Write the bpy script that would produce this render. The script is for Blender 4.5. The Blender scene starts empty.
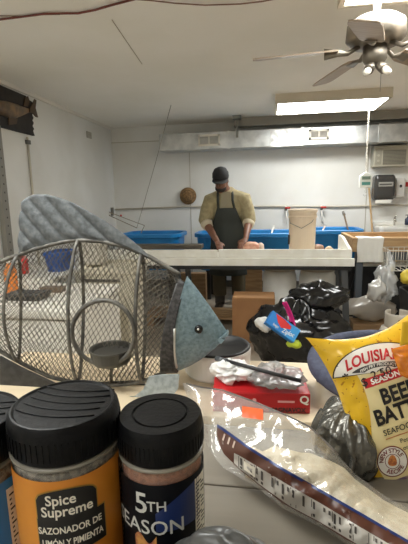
import bpy, bmesh, random
from math import *
from mathutils import Vector, Matrix, noise
random.seed(7)
S = bpy.context.scene
C = S.collection
# ------------------------------------------------------------------ camera, world, exposure
F, H = 408.0, 1.40
YAW, PITCH, ROLL = radians(9.0), radians(10.4), radians(-1.2)
RM = (Matrix.Rotation(YAW, 3, 'Z') @ Matrix.Rotation(pi/2 - PITCH, 3, 'X') @ Matrix.Rotation(ROLL, 3, 'Z'))
cd = bpy.data.cameras.new('camera'); cam = bpy.data.objects.new('camera', cd); C.objects.link(cam)
cam.matrix_world = Matrix.Translation((0, 0, H)) @ RM.to_4x4()
cd.sensor_fit = 'VERTICAL'; cd.sensor_height = 36; cd.lens = 36*F/544; cd.clip_start = 0.01
S.camera = cam
W = bpy.data.worlds.new('world'); S.world = W; W.use_nodes = True
W.node_tree.nodes['Background'].inputs[0].default_value = (1, .93, .84, 1)
W.node_tree.nodes['Background'].inputs[1].default_value = 0.3
S.view_settings.view_transform = 'Standard'; S.view_settings.look = 'None'; S.view_settings.gamma = 1
S.view_settings.use_curve_mapping = False
S.view_settings.exposure = 0.0
LAMP = 22.0
S.cycles.use_denoising = True
S.cycles.max_bounces = 10; S.cycles.diffuse_bounces = 6; S.cycles.transparent_max_bounces = 24

def U(px, py, x=None, y=None, z=None, d=None):
    """photo pixel -> point in the room on a plane x=, y=, z= or at a depth d"""
    r = RM @ Vector(((px-204)/F, (272-py)/F, -1)); o = Vector((0, 0, H))
    if d is not None: t = d
    elif x is not None: t = x/r.x
    elif y is not None: t = y/r.y
    else: t = (z-H)/r.z
    return o + r*t

# ------------------------------------------------------------------ materials
def lin(c):
    return tuple(((v/255)/12.92 if v/255 <= .04045 else ((v/255+.055)/1.055)**2.4) for v in c) + (1,)
MATS = {}
def mat(name, col, rough=.6, metal=0, var=0.0, vs=8, col2=None, bump=0.0, bs=60, spec=.5, alpha=None, trans=0, emit=None, coat=0, detail=4, ramp=(.4, .6)):
    if name in MATS: return MATS[name]
    m = bpy.data.materials.new(name); m.use_nodes = True; nt = m.node_tree; N = nt.nodes; L = nt.links
    p = N['Principled BSDF']; p.inputs['Base Color'].default_value = lin(col)
    p.inputs['Roughness'].default_value = rough; p.inputs['Metallic'].default_value = metal
    p.inputs['Specular IOR Level'].default_value = spec; p.inputs['Coat Weight'].default_value = coat
    p.inputs['Transmission Weight'].default_value = trans
    tc = N.new('ShaderNodeTexCoord')
    if col2 is not None:
        n = N.new('ShaderNodeTexNoise'); n.inputs['Scale'].default_value = vs; n.inputs['Detail'].default_value = detail
        L.new(tc.outputs['Object'], n.inputs['Vector'])
        r = N.new('ShaderNodeValToRGB'); r.color_ramp.elements[0].position = ramp[0]; r.color_ramp.elements[1].position = ramp[1]
        r.color_ramp.elements[0].color = lin(col); r.color_ramp.elements[1].color = lin(col2)
        L.new(n.outputs['Fac'], r.inputs['Fac']); L.new(r.outputs['Color'], p.inputs['Base Color'])
    if bump:
        n = N.new('ShaderNodeTexNoise'); n.inputs['Scale'].default_value = bs; n.inputs['Detail'].default_value = 3
        L.new(tc.outputs['Object'], n.inputs['Vector'])
        b = N.new('ShaderNodeBump'); b.inputs['Strength'].default_value = bump; b.inputs['Distance'].default_value = .01
        L.new(n.outputs['Fac'], b.inputs['Height']); L.new(b.outputs['Normal'], p.inputs['Normal'])
    if emit:
        p.inputs['Emission Color'].default_value = lin(col); p.inputs['Emission Strength'].default_value = emit
    if alpha is not None: p.inputs['Alpha'].default_value = alpha
    MATS[name] = m; return m
def wood(name, c1, c2, scale=(2, 30, 30), rough=.6):
    if name in MATS: return MATS[name]
    m = mat(name, c1, rough); nt = m.node_tree; N = nt.nodes; L = nt.links
    tc = N.new('ShaderNodeTexCoord'); mp = N.new('ShaderNodeMapping'); mp.inputs['Scale'].default_value = scale
    n = N.new('ShaderNodeTexNoise'); n.inputs['Scale'].default_value = 1.5; n.inputs['Detail'].default_value = 6
    r = N.new('ShaderNodeValToRGB'); r.color_ramp.elements[0].position = .35; r.color_ramp.elements[1].position = .65
    r.color_ramp.elements[0].color = lin(c1); r.color_ramp.elements[1].color = lin(c2)
    L.new(tc.outputs['Object'], mp.inputs['Vector']); L.new(mp.outputs['Vector'], n.inputs['Vector'])
    L.new(n.outputs['Fac'], r.inputs['Fac']); L.new(r.outputs['Color'], N['Principled BSDF'].inputs['Base Color'])
    return m
def clear(name, col, opacity=.25, rough=.12):
    """thin clear plastic film: part see-through, part glossy film"""
    if name in MATS: return MATS[name]
    m = mat(name, col, rough, spec=.8, coat=.5, bump=.25, bs=45); nt = m.node_tree; N = nt.nodes; L = nt.links
    t = N.new('ShaderNodeBsdfTransparent'); mx = N.new('ShaderNodeMixShader'); mx.inputs[0].default_value = opacity
    L.new(t.outputs[0], mx.inputs[1]); L.new(N['Principled BSDF'].outputs[0], mx.inputs[2])
    L.new(mx.outputs[0], N['Material Output'].inputs['Surface'])
    return m

def film(name, col, body=.16, gloss=.13, rough=.16, bs=22):
    """crinkled clear film: mostly see-through, a little milky, with glossy crinkles"""
    if name in MATS: return MATS[name]
    m = mat(name, col, .4, bump=.5, bs=bs); n = m.node_tree; N = n.nodes; L = n.links
    t = N.new('ShaderNodeBsdfTransparent'); g = N.new('ShaderNodeBsdfGlossy'); g.inputs['Roughness'].default_value = rough
    a = N.new('ShaderNodeMixShader'); a.inputs[0].default_value = body; b = N.new('ShaderNodeMixShader'); b.inputs[0].default_value = gloss
    L.new(N['Bump'].outputs['Normal'], g.inputs['Normal'])
    L.new(t.outputs[0], a.inputs[1]); L.new(N['Principled BSDF'].outputs[0], a.inputs[2])
    L.new(a.outputs[0], b.inputs[1]); L.new(g.outputs[0], b.inputs[2]); L.new(b.outputs[0], N['Material Output'].inputs['Surface'])
    return m

# ------------------------------------------------------------------ geometry helpers
BASE = {}     # object -> world position of its origin
class MB:
    def __init__(s): s.v = []; s.f = []
    def add(s, vs, fs):
        n = len(s.v); s.v += [Vector(p) for p in vs]; s.f += [tuple(i+n for i in f) for f in fs]; return s
    def box(s, a, b, M=None):
        x0, y0, z0 = a; x1, y1, z1 = b
        vs = [Vector(p) for p in ((x0,y0,z0),(x1,y0,z0),(x1,y1,z0),(x0,y1,z0),(x0,y0,z1),(x1,y0,z1),(x1,y1,z1),(x0,y1,z1))]
        if M is not None: vs = [M @ p for p in vs]
        return s.add(vs, [(3,2,1,0),(4,5,6,7),(0,1,5,4),(1,2,6,5),(2,3,7,6),(3,0,4,7)])
    def tube(s, pts, r, n=8, closed=False, sq=None, up=None):
        """swept tube; r a number or list; sq=(sx,sy) squashes the section"""
        pts = [Vector(p) for p in pts]; k = len(pts); rs = r if isinstance(r, (list, tuple)) else [r]*k
        rings = []; prev = None
        for i, p in enumerate(pts):
            if closed: t = pts[(i+1) % k] - pts[i-1]
            else: t = pts[min(i+1, k-1)] - pts[max(i-1, 0)]
            t = t.normalized() if t.length > 1e-9 else Vector((0,0,1))
            ref = prev if prev is not None else (Vector(up) if up else (Vector((1,0,0)) if abs(t.x) < .9 else Vector((0,1,0))))
            a = (ref - t*ref.dot(t))
            if a.length < 1e-6: a = t.orthogonal()
            a.normalize(); prev = a; b = t.cross(a)
            q = rs[i]; qa, qb = (q if isinstance(q, tuple) else (q, q))
            rings.append([p + a*(cos(2*pi*j/n)*qa) + b*(sin(2*pi*j/n)*qb) for j in range(n)])
        vs = [v for rg in rings for v in rg]; fs = []
        for i in range(k if closed else k-1):
            i2 = (i+1) % k
            for j in range(n): fs.append((i*n+j, i*n+(j+1)%n, i2*n+(j+1)%n, i2*n+j))
        if not closed: fs += [tuple(range(n-1, -1, -1)), tuple((k-1)*n+j for j in range(n))]
        return s.add(vs, fs)
    def lathe(s, prof, c=(0,0,0), n=32, M=None, sx=1, sy=1):
        """prof: list of (r, z)"""
        c = Vector(c); vs = []; fs = []
        for r, z in prof:
            for j in range(n):
                p = Vector((r*cos(2*pi*j/n)*sx, r*sin(2*pi*j/n)*sy, z))
                if M is not None: p = M @ p
                vs.append(c+p)
        for i in range(len(prof)-1):
            for j in range(n): fs.append((i*n+j, i*n+(j+1)%n, (i+1)*n+(j+1)%n, (i+1)*n+j))
        if prof[0][0] > 1e-6: fs.append(tuple(range(n-1, -1, -1)))
        if prof[-1][0] > 1e-6: fs.append(tuple((len(prof)-1)*n+j for j in range(n)))
        return s.add(vs, fs)
    def ball(s, c, r, n=16, M=None):
        rx, ry, rz = r if isinstance(r, tuple) else (r, r, r); k = n//2
        prof = [(max(1e-5, sin(pi*i/k)), -cos(pi*i/k)) for i in range(k+1)]
        Q = Matrix.Diagonal((rx, ry, rz)); Q = (M @ Q) if M is not None else Q
        return s.lathe(prof, c, n, Q)
    def grid(s, fn, nu, nv, closed_u=False):
        vs = [fn(i/nu, j/nv) for i in range(nu + (0 if closed_u else 1)) for j in range(nv+1)]; fs = []
        w = nv+1; N = nu if closed_u else nu+1
        for i in range(nu):
            a, b = i, (i+1) % N
            for j in range(nv): fs.append((a*w+j, b*w+j, b*w+j+1, a*w+j+1))
        return s.add(vs, fs)
    def prism(s, poly, d):
        """polygon of world points pushed by the vector d"""
        poly = [Vector(p) for p in poly]; n = len(poly); d = Vector(d)
        return s.add(poly + [p+d for p in poly], [tuple(range(n-1,-1,-1)), tuple(range(n, 2*n))] + [(i, (i+1)%n, (i+1)%n+n, i+n) for i in range(n)])
    def rrect(s, x0, x1, y0, y1, prof, rad, n=6):
        """rounded-rectangle loft; prof: (inset, z)"""
        vs = []; fs = []; k = 4*(n+1)
        for ins, z in prof:
            r = max(rad-ins, .004)
            for q, (cx, cy) in enumerate(((x1-ins-r, y1-ins-r), (x0+ins+r, y1-ins-r), (x0+ins+r, y0+ins+r), (x1-ins-r, y0+ins+r))):
                for j in range(n+1):
                    a = pi/2*(q + j/n); vs.append(Vector((cx+r*cos(a), cy+r*sin(a), z)))
        for i in range(len(prof)-1):
            for j in range(k): fs.append((i*k+j, i*k+(j+1)%k, (i+1)*k+(j+1)%k, (i+1)*k+j))
        fs.append(tuple(range(k-1,-1,-1))); fs.append(tuple((len(prof)-1)*k+j for j in range(k)))
        return s.add(vs, fs)
    def crumple(s, amp, sc, seed=0, keep=None):
        o = Vector((seed*3.1, seed*1.7, seed*.9)); c = sum(s.v, Vector())/len(s.v)
        for i, p in enumerate(s.v):
            k = noise.noise(p*sc+o); k2 = abs(noise.noise(p*sc*2.3+o))
            s.v[i] = p + (p-c).normalized()*amp*(k - 1.2*k2 + .2)
        return s
    def build(s, name, m, parent=None, smooth=False, bevel=0, origin=None, solid=0):
        me = bpy.data.meshes.new(name); o = bpy.data.objects.new(name, me); C.objects.link(o)
        if parent is not None:
            o.parent = parent; b = BASE[parent.name]
        else:
            if origin is None:
                xs = [p.x for p in s.v]; ys = [p.y for p in s.v]; zs = [p.z for p in s.v]
                origin = ((min(xs)+max(xs))/2, (min(ys)+max(ys))/2, min(zs))
            b = Vector(origin); o.location = b
        BASE[o.name] = b
        me.from_pydata([tuple(p-b) for p in s.v], [], s.f); me.validate()
        bm = bmesh.new(); bm.from_mesh(me); bmesh.ops.recalc_face_normals(bm, faces=bm.faces); bm.to_mesh(me); bm.free()
        me.materials.append(m)
        if smooth: me.polygons.foreach_set('use_smooth', [True]*len(me.polygons))
        if solid:
            q = o.modifiers.new('s', 'SOLIDIFY'); q.thickness = solid; q.offset = 0
        if bevel:
            q = o.modifiers.new('b', 'BEVEL'); q.width = bevel; q.segments = 2; q.limit_method = 'ANGLE'; q.angle_limit = radians(40)
        return o
def thing(name, label, cat, loc, group=None):
    o = bpy.data.objects.new(name, None); C.objects.link(o); o.location = loc; BASE[o.name] = Vector(loc)
    o.empty_display_size = .05
    return tag(o, label, cat, group)
def tag(o, label, cat, group=None):
    o['label'] = label; o['category'] = cat
    if group: o['group'] = group
    return o
def struct(o): o['kind'] = 'structure'; return o
def lab(o, label): o['label'] = label; return o
def melt(o, voxel, it=4):
    q = o.modifiers.new('r', 'REMESH'); q.mode = 'VOXEL'; q.voxel_size = voxel; q.use_smooth_shade = True
    q = o.modifiers.new('m', 'SMOOTH'); q.iterations = it; q.factor = .5
    return o
def copy_thing(root, shift, label, flat=None):
    c = root.copy(); C.objects.link(c); c.location = root.location + Vector(shift); BASE[c.name] = BASE[root.name] + Vector(shift)
    c['label'] = label
    for ch in list(root.children):
        d = ch.copy(); C.objects.link(d); d.parent = c
        for g in list(ch.children):
            e = g.copy(); C.objects.link(e); e.parent = d
    return c
def lerp_poly(pts, x):
    if x <= pts[0][0]: return pts[0][1]
    for (a, b), (c, d) in zip(pts, pts[1:]):
        if x <= c: return b + (d-b)*(x-a)/(c-a)
    return pts[-1][1]
def words(txt, size, fn, name, m, parent, bold=0, align='CENTER', sx=1, spacing=1):
    """lettering: flat type mapped onto a surface by fn(x, y)"""
    cu = bpy.data.curves.new(name, 'FONT'); cu.body = txt; cu.size = size; cu.align_x = align; cu.align_y = 'CENTER'
    cu.offset = bold*size; cu.resolution_u = 3; cu.space_character = spacing
    ob = bpy.data.objects.new(name, cu); C.objects.link(ob)
    dg = bpy.context.evaluated_depsgraph_get(); me = bpy.data.meshes.new_from_object(ob.evaluated_get(dg))
    bpy.data.objects.remove(ob); bpy.data.curves.remove(cu)
    mb = MB(); mb.add([fn(v.co.x*sx, v.co.y) for v in me.vertices], [tuple(p.vertices) for p in me.polygons])
    bpy.data.meshes.remove(me)
    return mb.build(name, m, parent)

# ------------------------------------------------------------------ the room
CEIL = 2.48; XL, XR, YB, YR = -2.41, 3.3, 6.3, -1.6
m_wall = mat('wall_white', (231, 230, 226), .55, col2=(222, 220, 214), vs=1.3, bump=.02, bs=20)
m_ceil = mat('ceiling_paint', (240, 236, 226), .8, col2=(246, 242, 234), vs=1.0, bump=.04, bs=80)
m_floor = mat('floor_concrete', (178, 166, 148), .6, col2=(150, 138, 122), vs=3, bump=.05)
struct(MB().box((XL, YR, -.1), (XR, YB, 0)).build('floor', m_floor))
struct(MB().box((XL, YR, CEIL), (XR, YB, CEIL+.1)).build('ceiling', m_ceil))
struct(MB().box((XL-.1, YB, -.1), (XR+.1, YB+.1, CEIL+.1)).build('wall_back', m_wall))
struct(MB().box((XL-.1, YR, -.1), (XL, YB, CEIL+.1)).build('wall_left', m_wall))
struct(MB().box((XR, YR, -.1), (XR+.1, YB, CEIL+.1)).build('wall_right', m_wall))
struct(MB().box((XL-.1, YR-.1, -.1), (XR+.1, YR, CEIL+.1)).build('wall_rear', m_wall))
m_seam = mat('seam_strip', (186, 180, 166), .6)
struct(MB().box((XL, YB-.006, 2.25), (-1.5, YB, 2.262)).build('trim_1', m_seam))
struct(MB().box((1.40, YB-.006, 0), (1.412, YB, 2.07)).build('trim_2', m_seam))
struct(MB().box((-1.19, YB-.006, 0), (-1.18, YB, 2.07)).build('trim_3', m_seam))
struct(MB().box((XL, YR, CEIL-.035), (XL+.03, YB, CEIL)).build('trim_4', mat('cove', (232, 228, 218), .7)))
a, b = U(112, 20, z=CEIL-.002), U(142, 64, z=CEIL-.002)
struct(MB().tube([a, a.lerp(b, .5), b], .003, 4).build('trim_5', mat('ceiling_seam', (176, 163, 146), .8)))
struct(MB().box((XL, YB-.02, 0), (XR, YB, .1)).build('baseboard_back', mat('base_grey', (120, 112, 100), .6)))

# ------------------------------------------------------------------ ceiling lights
m_fix = mat('fixture_white', (205, 195, 178), .5)
m_lens = mat('lamp_lens', (250, 252, 249), .5, emit=LAMP)
def ceiling_light(x0, x1, y0, y1, label, lens=None):
    t = thing('ceiling_light', label, 'light', ((x0+x1)/2, (y0+y1)/2, CEIL-.10), 'fluorescent ceiling lights')
    b = MB(); z0, z1 = CEIL-.10, CEIL-.001
    b.box((x0, y0, z0), (x1, y0+.03, z1)); b.box((x0, y1-.03, z0), (x1, y1, z1))
    b.box((x0, y0+.03, z0), (x0+.03, y1-.03, z1)); b.box((x1-.03, y0+.03, z0), (x1, y1-.03, z1))
    b.box((x0+.03, y0+.03, z0+.05), (x1-.03, y1-.03, z1))
    b.build('frame', m_fix, t)
    MB().box((x0+.03, y0+.03, z0+.004), (x1-.03, y1-.03, z0+.012)).build('diffuser', lens or m_lens, t)
ceiling_light(.07, 1.27, 4.74, 5.42, 'lit fluorescent ceiling light hung near the metal duct on the back wall')
ceiling_light(.36, 1.58, 1.85, 2.50, 'lit fluorescent ceiling light above the ceiling fan at the top edge')

ceiling_light(-1.75, -.55, .55, 1.17, 'added fill light out of view on the ceiling above the metal fish', mat('fill_lens_mid', (250, 252, 249), .5, emit=20))  # added unseen fixture, brightens the bench front and left wall
ceiling_light(-1.5, -.3, -1.0, -.4, 'added dim fill light out of view on the ceiling behind the camera', mat('fill_lens_dim', (250, 252, 249), .5, emit=9))  # unseen too: added behind the camera as dim fill for the foreground

# ------------------------------------------------------------------ ductwork
m_gal = mat('galvanised', (178, 180, 180), .35, metal=.75, col2=(205, 206, 204), vs=6, bump=.15, bs=12)
m_grey = mat('grey_metal', (120, 118, 112), .5, metal=.4)
t = thing('air_duct', 'long silver galvanised duct running along the back wall under the ceiling', 'duct', (.8, 6.08, 2.07))
MB().box((-1.545, 5.9, 2.065), (XR-.01, YB-.01, 2.295)).build('duct_body', m_gal, t, bevel=.006)
for x in (-.55, .45, 1.45, 2.4):
    MB().box((x-.02, 5.893, 2.058), (x+.02, YB-.012, 2.302)).build('seam_band', m_gal, t)
fo = MB().grid(lambda u, v: Vector((.02+.42*u, 5.89, 2.06+.23*v)) + Vector((0, .006*noise.noise(Vector((u*7, v*4, 2))), .01*noise.noise(Vector((u*5, 3, v*2))))), 24, 12)
lab(fo.build('foil_tape', mat('foil', (208, 208, 206), .5, metal=.7), t, solid=.003), 'crinkled shiny foil patch on the duct')
m_vw = mat('vent_white', (215, 208, 194), .5); m_dk = mat('dark_gap', (70, 66, 60), .8)
def vent(px0, px1, py0, py1):
    a, b = U(px0, py0, y=5.885), U(px1, py1, y=5.885)
    x0, x1, z1, z0 = a.x, b.x, a.z, b.z
    g = MB(); w = .028
    g.box((x0, 5.878, z0), (x1, 5.9, z0+w)); g.box((x0, 5.878, z1-w), (x1, 5.9, z1)); g.box((x0, 5.878, z0), (x0+w, 5.9, z1)); g.box((x1-w, 5.878, z0), (x1, 5.9, z1))
    g.box(((x0+x1)/2-.008, 5.88, z0), ((x0+x1)/2+.008, 5.9, z1))
    o = g.build('vent_grille', m_vw, t)
    q = MB(); n = 7
    for i in range(n):
        z = z0+w+(z1-z0-2*w)*(i+.5)/n; q.box((x0+w, 5.884, z-.003), (x1-w, 5.897, z+.003))
    q.build('louver', mat('vent_slat', (165, 158, 146), .5), o)
vent(198, 220, 135, 145.5); vent(309, 329, 129.5, 139)
t = thing('duct_hanger', 'grey steel bracket holding the duct up to the ceiling', 'bracket', U(237, 128, y=5.86))
p = U(237, 112, y=5.86)
MB().box((p.x-.015, 5.85, 2.2), (p.x+.015, 5.888, CEIL-.002)).build('strap', m_grey, t)
MB().box((p.x-.06, 5.80, CEIL-.05), (p.x+.06, 5.888, CEIL-.002)).build('clamp', m_grey, t, bevel=.004)
t = MB().box((-.48, 5.96, 2.36), (XR-.02, 6.1, CEIL-.005)).build('flat_duct', mat('duct_dull', (150, 146, 138), .5, metal=.4))
tag(t, 'dull grey flat duct against the ceiling above the silver duct', 'duct')

# ------------------------------------------------------------------ back wall things
m_white = mat('white_plastic', (232, 229, 220), .4)
m_pipe = mat('wall_pipe', (196, 188, 172), .5)
tag(MB().tube([(XL+.01, 6.27, 1.235), (-1.2, 6.272, 1.26), (0, 6.272, 1.245), (1.0, 6.272, 1.225), (XR-.01, 6.272, 1.235)], .012, 8).build('wall_pipe', m_pipe, smooth=True), 'thin grey water pipe running level along the back wall', 'pipe')
# straw hat / basket
c = U(188, 196, y=6.24)
t = thing('straw_hat', 'round woven straw hat hung on the back wall', 'hat', (c.x, 6.24, c.z-.12))
m_straw = mat('straw', (150, 118, 78), .8, col2=(112, 84, 52), vs=40, bump=.5, bs=90)
Mx = Matrix.Rotation(pi/2, 3, 'X')
MB().lathe([(.002, .075), (.05, .07), (.075, .05), (.085, .02), (.12, .012), (.13, 0), (.127, -.006), (.08, -.004), (.002, -.004)], c, 28, Mx).build('hat_body', m_straw, t, smooth=True)
MB().tube([c + Vector((.086*cos(a*pi/12), -.022, .086*sin(a*pi/12))) for a in range(24)], .006, 6, closed=True).build('hat_band', mat('straw_dark', (104, 78, 50), .8), t, smooth=True)
# valves
m_red = mat('red_paint', (190, 40, 34), .4)
for px, nm in ((286, 'small red handled valve on the wall pipe behind the bucket'), (321.5, 'small red handled valve on the wall pipe right of the bucket')):
    p = U(px, 207, y=6.23)
    t = thing('water_valve', nm, 'valve', (p.x, 6.23, p.z-.25), 'valves on the wall pipe')
    MB().tube([(p.x, 6.258, 1.235), (p.x, 6.22, 1.2), (p.x+.01, 6.215, 1.08), (p.x+.02, 6.2, .98)], .011, 8).build('outlet_pipe', m_white, t, smooth=True)
    MB().lathe([(.018, -.02), (.022, 0), (.018, .02)], (p.x, 6.225, 1.2), 12).build('valve_body', m_grey, t, smooth=True)
    MB().box((p.x-.012, 6.17, 1.208), (p.x+.06, 6.235, 1.232)).build('valve_handle', m_red, t, bevel=.004)
# paper towel dispenser
a, b = U(375, 175, y=6.1), U(395, 199.5, y=6.1)
x0, x1, z1, z0 = a.x, b.x, a.z, b.z
t = thing('towel_dispenser', 'dark grey paper towel dispenser on the back wall above the sink', 'towel dispenser', ((x0+x1)/2, 6.2, z0))
m_smoke = mat('smoked_plastic', (62, 60, 58), .25)
MB().rrect(x0, x1, 6.08, 6.299, [(.02, z0), (.004, z0+.03), (0, z0+.06), (0, z1-.05), (.01, z1-.02), (.03, z1)], .05).build('body', m_smoke, t, smooth=False)
MB().box((x0+.05, 6.074, z1-.16), (x1-.04, 6.085, z1-.10)).build('label_plate', mat('plate_grey', (150, 148, 142), .4), t, bevel=.003)
MB().box((x0+.06, 6.0725, z1-.138), (x1-.06, 6.076, z1-.122)).build('lettering', m_smoke, t)
MB().box((x0+.03, 6.10, z0-.05), (x1-.05, 6.13, z0-.001)).build('paper_end', m_white, t)
# soap dispenser
a, b = U(396, 178, y=6.2), U(405, 197, y=6.2)
t = thing('soap_dispenser', 'white wall soap dispenser right of the towel dispenser', 'soap dispenser', ((a.x+b.x)/2, 6.24, b.z))
MB().rrect(a.x, b.x, 6.19, 6.299, [(.015, b.z), (0, b.z+.03), (0, a.z-.04), (.012, a.z)], .03).build('body', mat('soap_grey', (205, 202, 196), .35), t)
MB().ball(((a.x+b.x)/2, 6.19, (a.z+b.z)/2+.02), (.018, .008, .022)).build('window', m_smoke, t, smooth=True)
# red and white sign
a, b = U(404, 180, y=6.29), U(414, 193, y=6.29)
t = thing('wall_notice', 'small red and white notice at the right of the soap dispenser', 'sign', ((a.x+b.x)/2, 6.295, b.z))
MB().box((a.x, 6.293, b.z), (b.x, 6.2995, a.z)).build('board', m_white, t)
MB().box((a.x+.008, 6.2915, b.z+.09), (b.x-.008, 6.2935, a.z-.03)).build('red_panel', m_red, t)
# air conditioner
a, b = U(374, 146, y=6.14), U(406.5, 166, y=6.14)
x0, x1, z1, z0 = a.x, b.x, a.z, b.z
t = thing('air_conditioner', 'beige window air conditioner set high in the back wall', 'air conditioner', ((x0+x1)/2, 6.22, z0))
m_ac = mat('ac_beige', (176, 170, 152), .5)
MB().box((x0, 6.13, z0), (x1, 6.299, z1)).build('case', m_ac, t, bevel=.008)
g = MB()
for i in range(11):
    z = z0+.035+(z1-z0-.10)*i/10; g.box((x0+.13, 6.12, z-.005), (x1-.025, 6.133, z+.005))
g.build('front_grille', mat('ac_slat', (140, 134, 118), .5), t)
MB().box((x0+.125, 6.127, z0+.025), (x1-.02, 6.1305, z1-.06)).build('grille_recess', mat('ac_dark', (96, 92, 82), .7), t)
MB().box((x0+.02, 6.122, z0+.03), (x0+.105, 6.131, z1-.05)).build('control_panel', mat('ac_panel', (150, 146, 132), .4), t, bevel=.003)
for z in (z0+.08, z0+.15): MB().lathe([(.016, -.012), (.016, .012)], (x0+.062, 6.12, z), 12, Mx).build('knob', m_ac, t)
# sink
a, b = U(378, 225, y=6.0), U(425, 240, y=6.0)
x0, x1 = a.x, b.x; z1 = a.z-.02; z0 = .74
t = thing('wall_sink', 'white wall sink below the paper towel dispenser', 'sink', ((x0+x1)/2, 6.1, z0))
m_por = mat('porcelain', (240, 238, 232), .15)
MB().rrect(x0, x1, 5.88, 6.297, [(.10, z0), (.03, z0+.06), (0, z1-.03), (0, z1), (.03, z1), (.05, z1-.10), (.12, z1-.13)], .06).build('basin', m_por, t, smooth=False, bevel=.004)
MB().box((x0, 6.25, z1), (x1, 6.298, z1+.05)).build('splash_back', m_por, t, bevel=.006)
f = U(395, 223, y=6.17)
m_chr = mat('chrome', (190, 186, 178), .18, metal=1)
fm = MB().tube([(f.x, 6.2, z1-.002), (f.x, 6.2, z1+.06), (f.x-.01, 6.17, z1+.10), (f.x-.02, 6.10, z1+.09), (f.x-.02, 6.08, z1+.06)], .014, 10)
lab(fm.build('faucet', m_chr, t, smooth=True), 'chrome faucet')
MB().tube([(f.x-.005, 6.2, z1+.095), (f.x+.02, 6.18, z1+.15)], [.014, .008], 8).build('faucet_lever', m_chr, t, smooth=True)
MB().tube([((x0+x1)/2, 6.15, z0+.02), ((x0+x1)/2, 6.15, .3), ((x0+x1)/2, 6.29, .28)], .03, 10).build('drain_pipe', m_white, t, smooth=True)
# dark soap bottle on the sink
p = U(405, 226, y=6.2)
t = thing('soap_bottle', 'dark blue pump bottle standing on the sink', 'bottle', (p.x+.03, 6.21, z1))
MB().lathe([(.03, z1+.001), (.034, z1+.01), (.034, z1+.085), (.015, z1+.105), (.012, z1+.115)], (p.x+.03, 6.21, 0), 16).build('bottle_body', mat('navy_plastic', (40, 48, 70), .25), t, smooth=True)
MB().tube([(p.x+.03, 6.21, z1+.11), (p.x+.03, 6.21, z1+.145), (p.x, 6.20, z1+.14)], .006, 8).build('pump', m_smoke, t, smooth=True)
# broom stick leaning on the wall
a, b = U(369, 188, y=6.27), U(373, 240, y=6.1)
t = thing('broom', 'light wooden broom handle leaning on the back wall below the scale', 'broom', (b.x+.02, 5.96, 0))
e = Vector((b.x+.03, 5.96, .10))
MB().tube([a, b, e], .014, 10).build('handle', wood('stick_wood', (190, 160, 116), (168, 136, 94), (30, 30, 2)), t, smooth=True)
MB().prism([(e.x-.14, 5.93, .002), (e.x+.14, 5.93, .002), (e.x+.08, 5.94, .14), (e.x-.08, 5.94, .14)], (0, .05, 0)).build('bristles', m_straw, t)
# left wall: mounted fish plaque, conduit, plate, upright
m_board = mat('black_board', (44, 38, 34), .6, col2=(30, 26, 24), vs=12)
def LW(px, py, off=0.0):
    p = U(px, py, x=XL+off); return p
out = [(-20, 77), (0, 86), (12, 91), (24, 96), (27, 100), (29, 101)]
jag = [(31.5, 103), (30.2, 105), (31.8, 107.5), (30.2, 110), (31.6, 112.5), (30.4, 115), (31.8, 118), (30.6, 120.5), (32, 123), (30.8, 126), (32.4, 129), (31.4, 131), (33, 136)]
t = thing('fish_trophy', 'mounted brown fish on a black jagged board on the left wall', 'mounted fish', LW(20, 136))
MB().prism([LW(*p, .006) for p in out+jag+[(0, 127.5), (-20, 122)]], (.02, 0, 0)).build('backing_board', m_board, t)
m_trout = mat('trout', (132, 100, 58), .35, col2=(84, 66, 44), vs=9, coat=.3)
topf = [(-14, 101), (-4, 100), (6, 101), (16, 104), (24, 107), (30, 109)]
botf = [(-14, 105), (-4, 112), (6, 117.5), (14, 119), (22, 116), (30, 112)]
def trout(u, v):
    px = -14+44*u; a = 2*pi*v; yt, yb = lerp_poly(topf, px), lerp_poly(botf, px)
    return LW(px, (yt+yb)/2-(yt-yb)/2*-cos(a)*1.0, .03) + Vector((.05*sin(pi*min(1, .12+u*.9))*sin(a), 0, 0))
lab(MB().grid(trout, 22, 16).build('fish_body', m_trout, t, smooth=True), 'brown and gold varnished fish body')
m_fin = mat('trout_fin', (78, 58, 38), .5)
MB().prism([LW(*p, .04) for p in [(29, 108.5), (32.5, 103), (34, 99), (35.8, 100.5), (35, 108), (37.5, 117.5), (35.5, 117), (32, 113), (29, 112)]], (.008, 0, 0)).build('tail_fin', m_fin, t)
MB().prism([LW(*p, .03) for p in [(23, 106), (24.5, 98), (27.5, 96.2), (29, 101), (27.5, 106.5)]], (.008, 0, 0)).build('dorsal_fin', m_fin, t)
MB().prism([LW(*p, .035) for p in [(8, 117), (8.5, 125), (16, 124), (17, 118)]], (.008, 0, 0)).build('belly_fin', m_fin, t)
a, b = LW(27.5, 137, .015), LW(33, 195, .015)
t = thing('wall_conduit', 'thin grey conduit running down the left wall below the mounted fish', 'conduit', (a.x, a.y, .02))
MB().tube([(XL+.014, a.y, a.z), (XL+.014, a.y, .02)], .011, 8).build('pipe', m_pipe, t, smooth=True)
for z in (a.z-.05, 1.2): MB().box((XL+.001, a.y-.03, z-.02), (XL+.03, a.y+.03, z+.02)).build('clip', m_grey, t, bevel=.003)
a, b = LW(86, 131), LW(91, 139)
t = thing('wall_plate', 'small grey plate high on the left wall near the corner', 'plate', (XL, (a.y+b.y)/2, b.z))
MB().box((XL+.001, a.y, b.z), (XL+.014, b.y, a.z)).build('plate', mat('plate_dull', (170, 164, 152), .5), t, bevel=.003)
MB().box((XL+.013, a.y+.04, b.z+.04), (XL+.018, b.y-.04, a.z-.04)).build('socket', mat('plate_dark', (140, 134, 124), .5), t)
p, q = LW(6.5, 180, .06), LW(0, 130)
t = thing('steel_upright', 'grey perforated steel upright standing against the left wall', 'post', (XL+.04, p.y-.04, 0))
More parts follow.
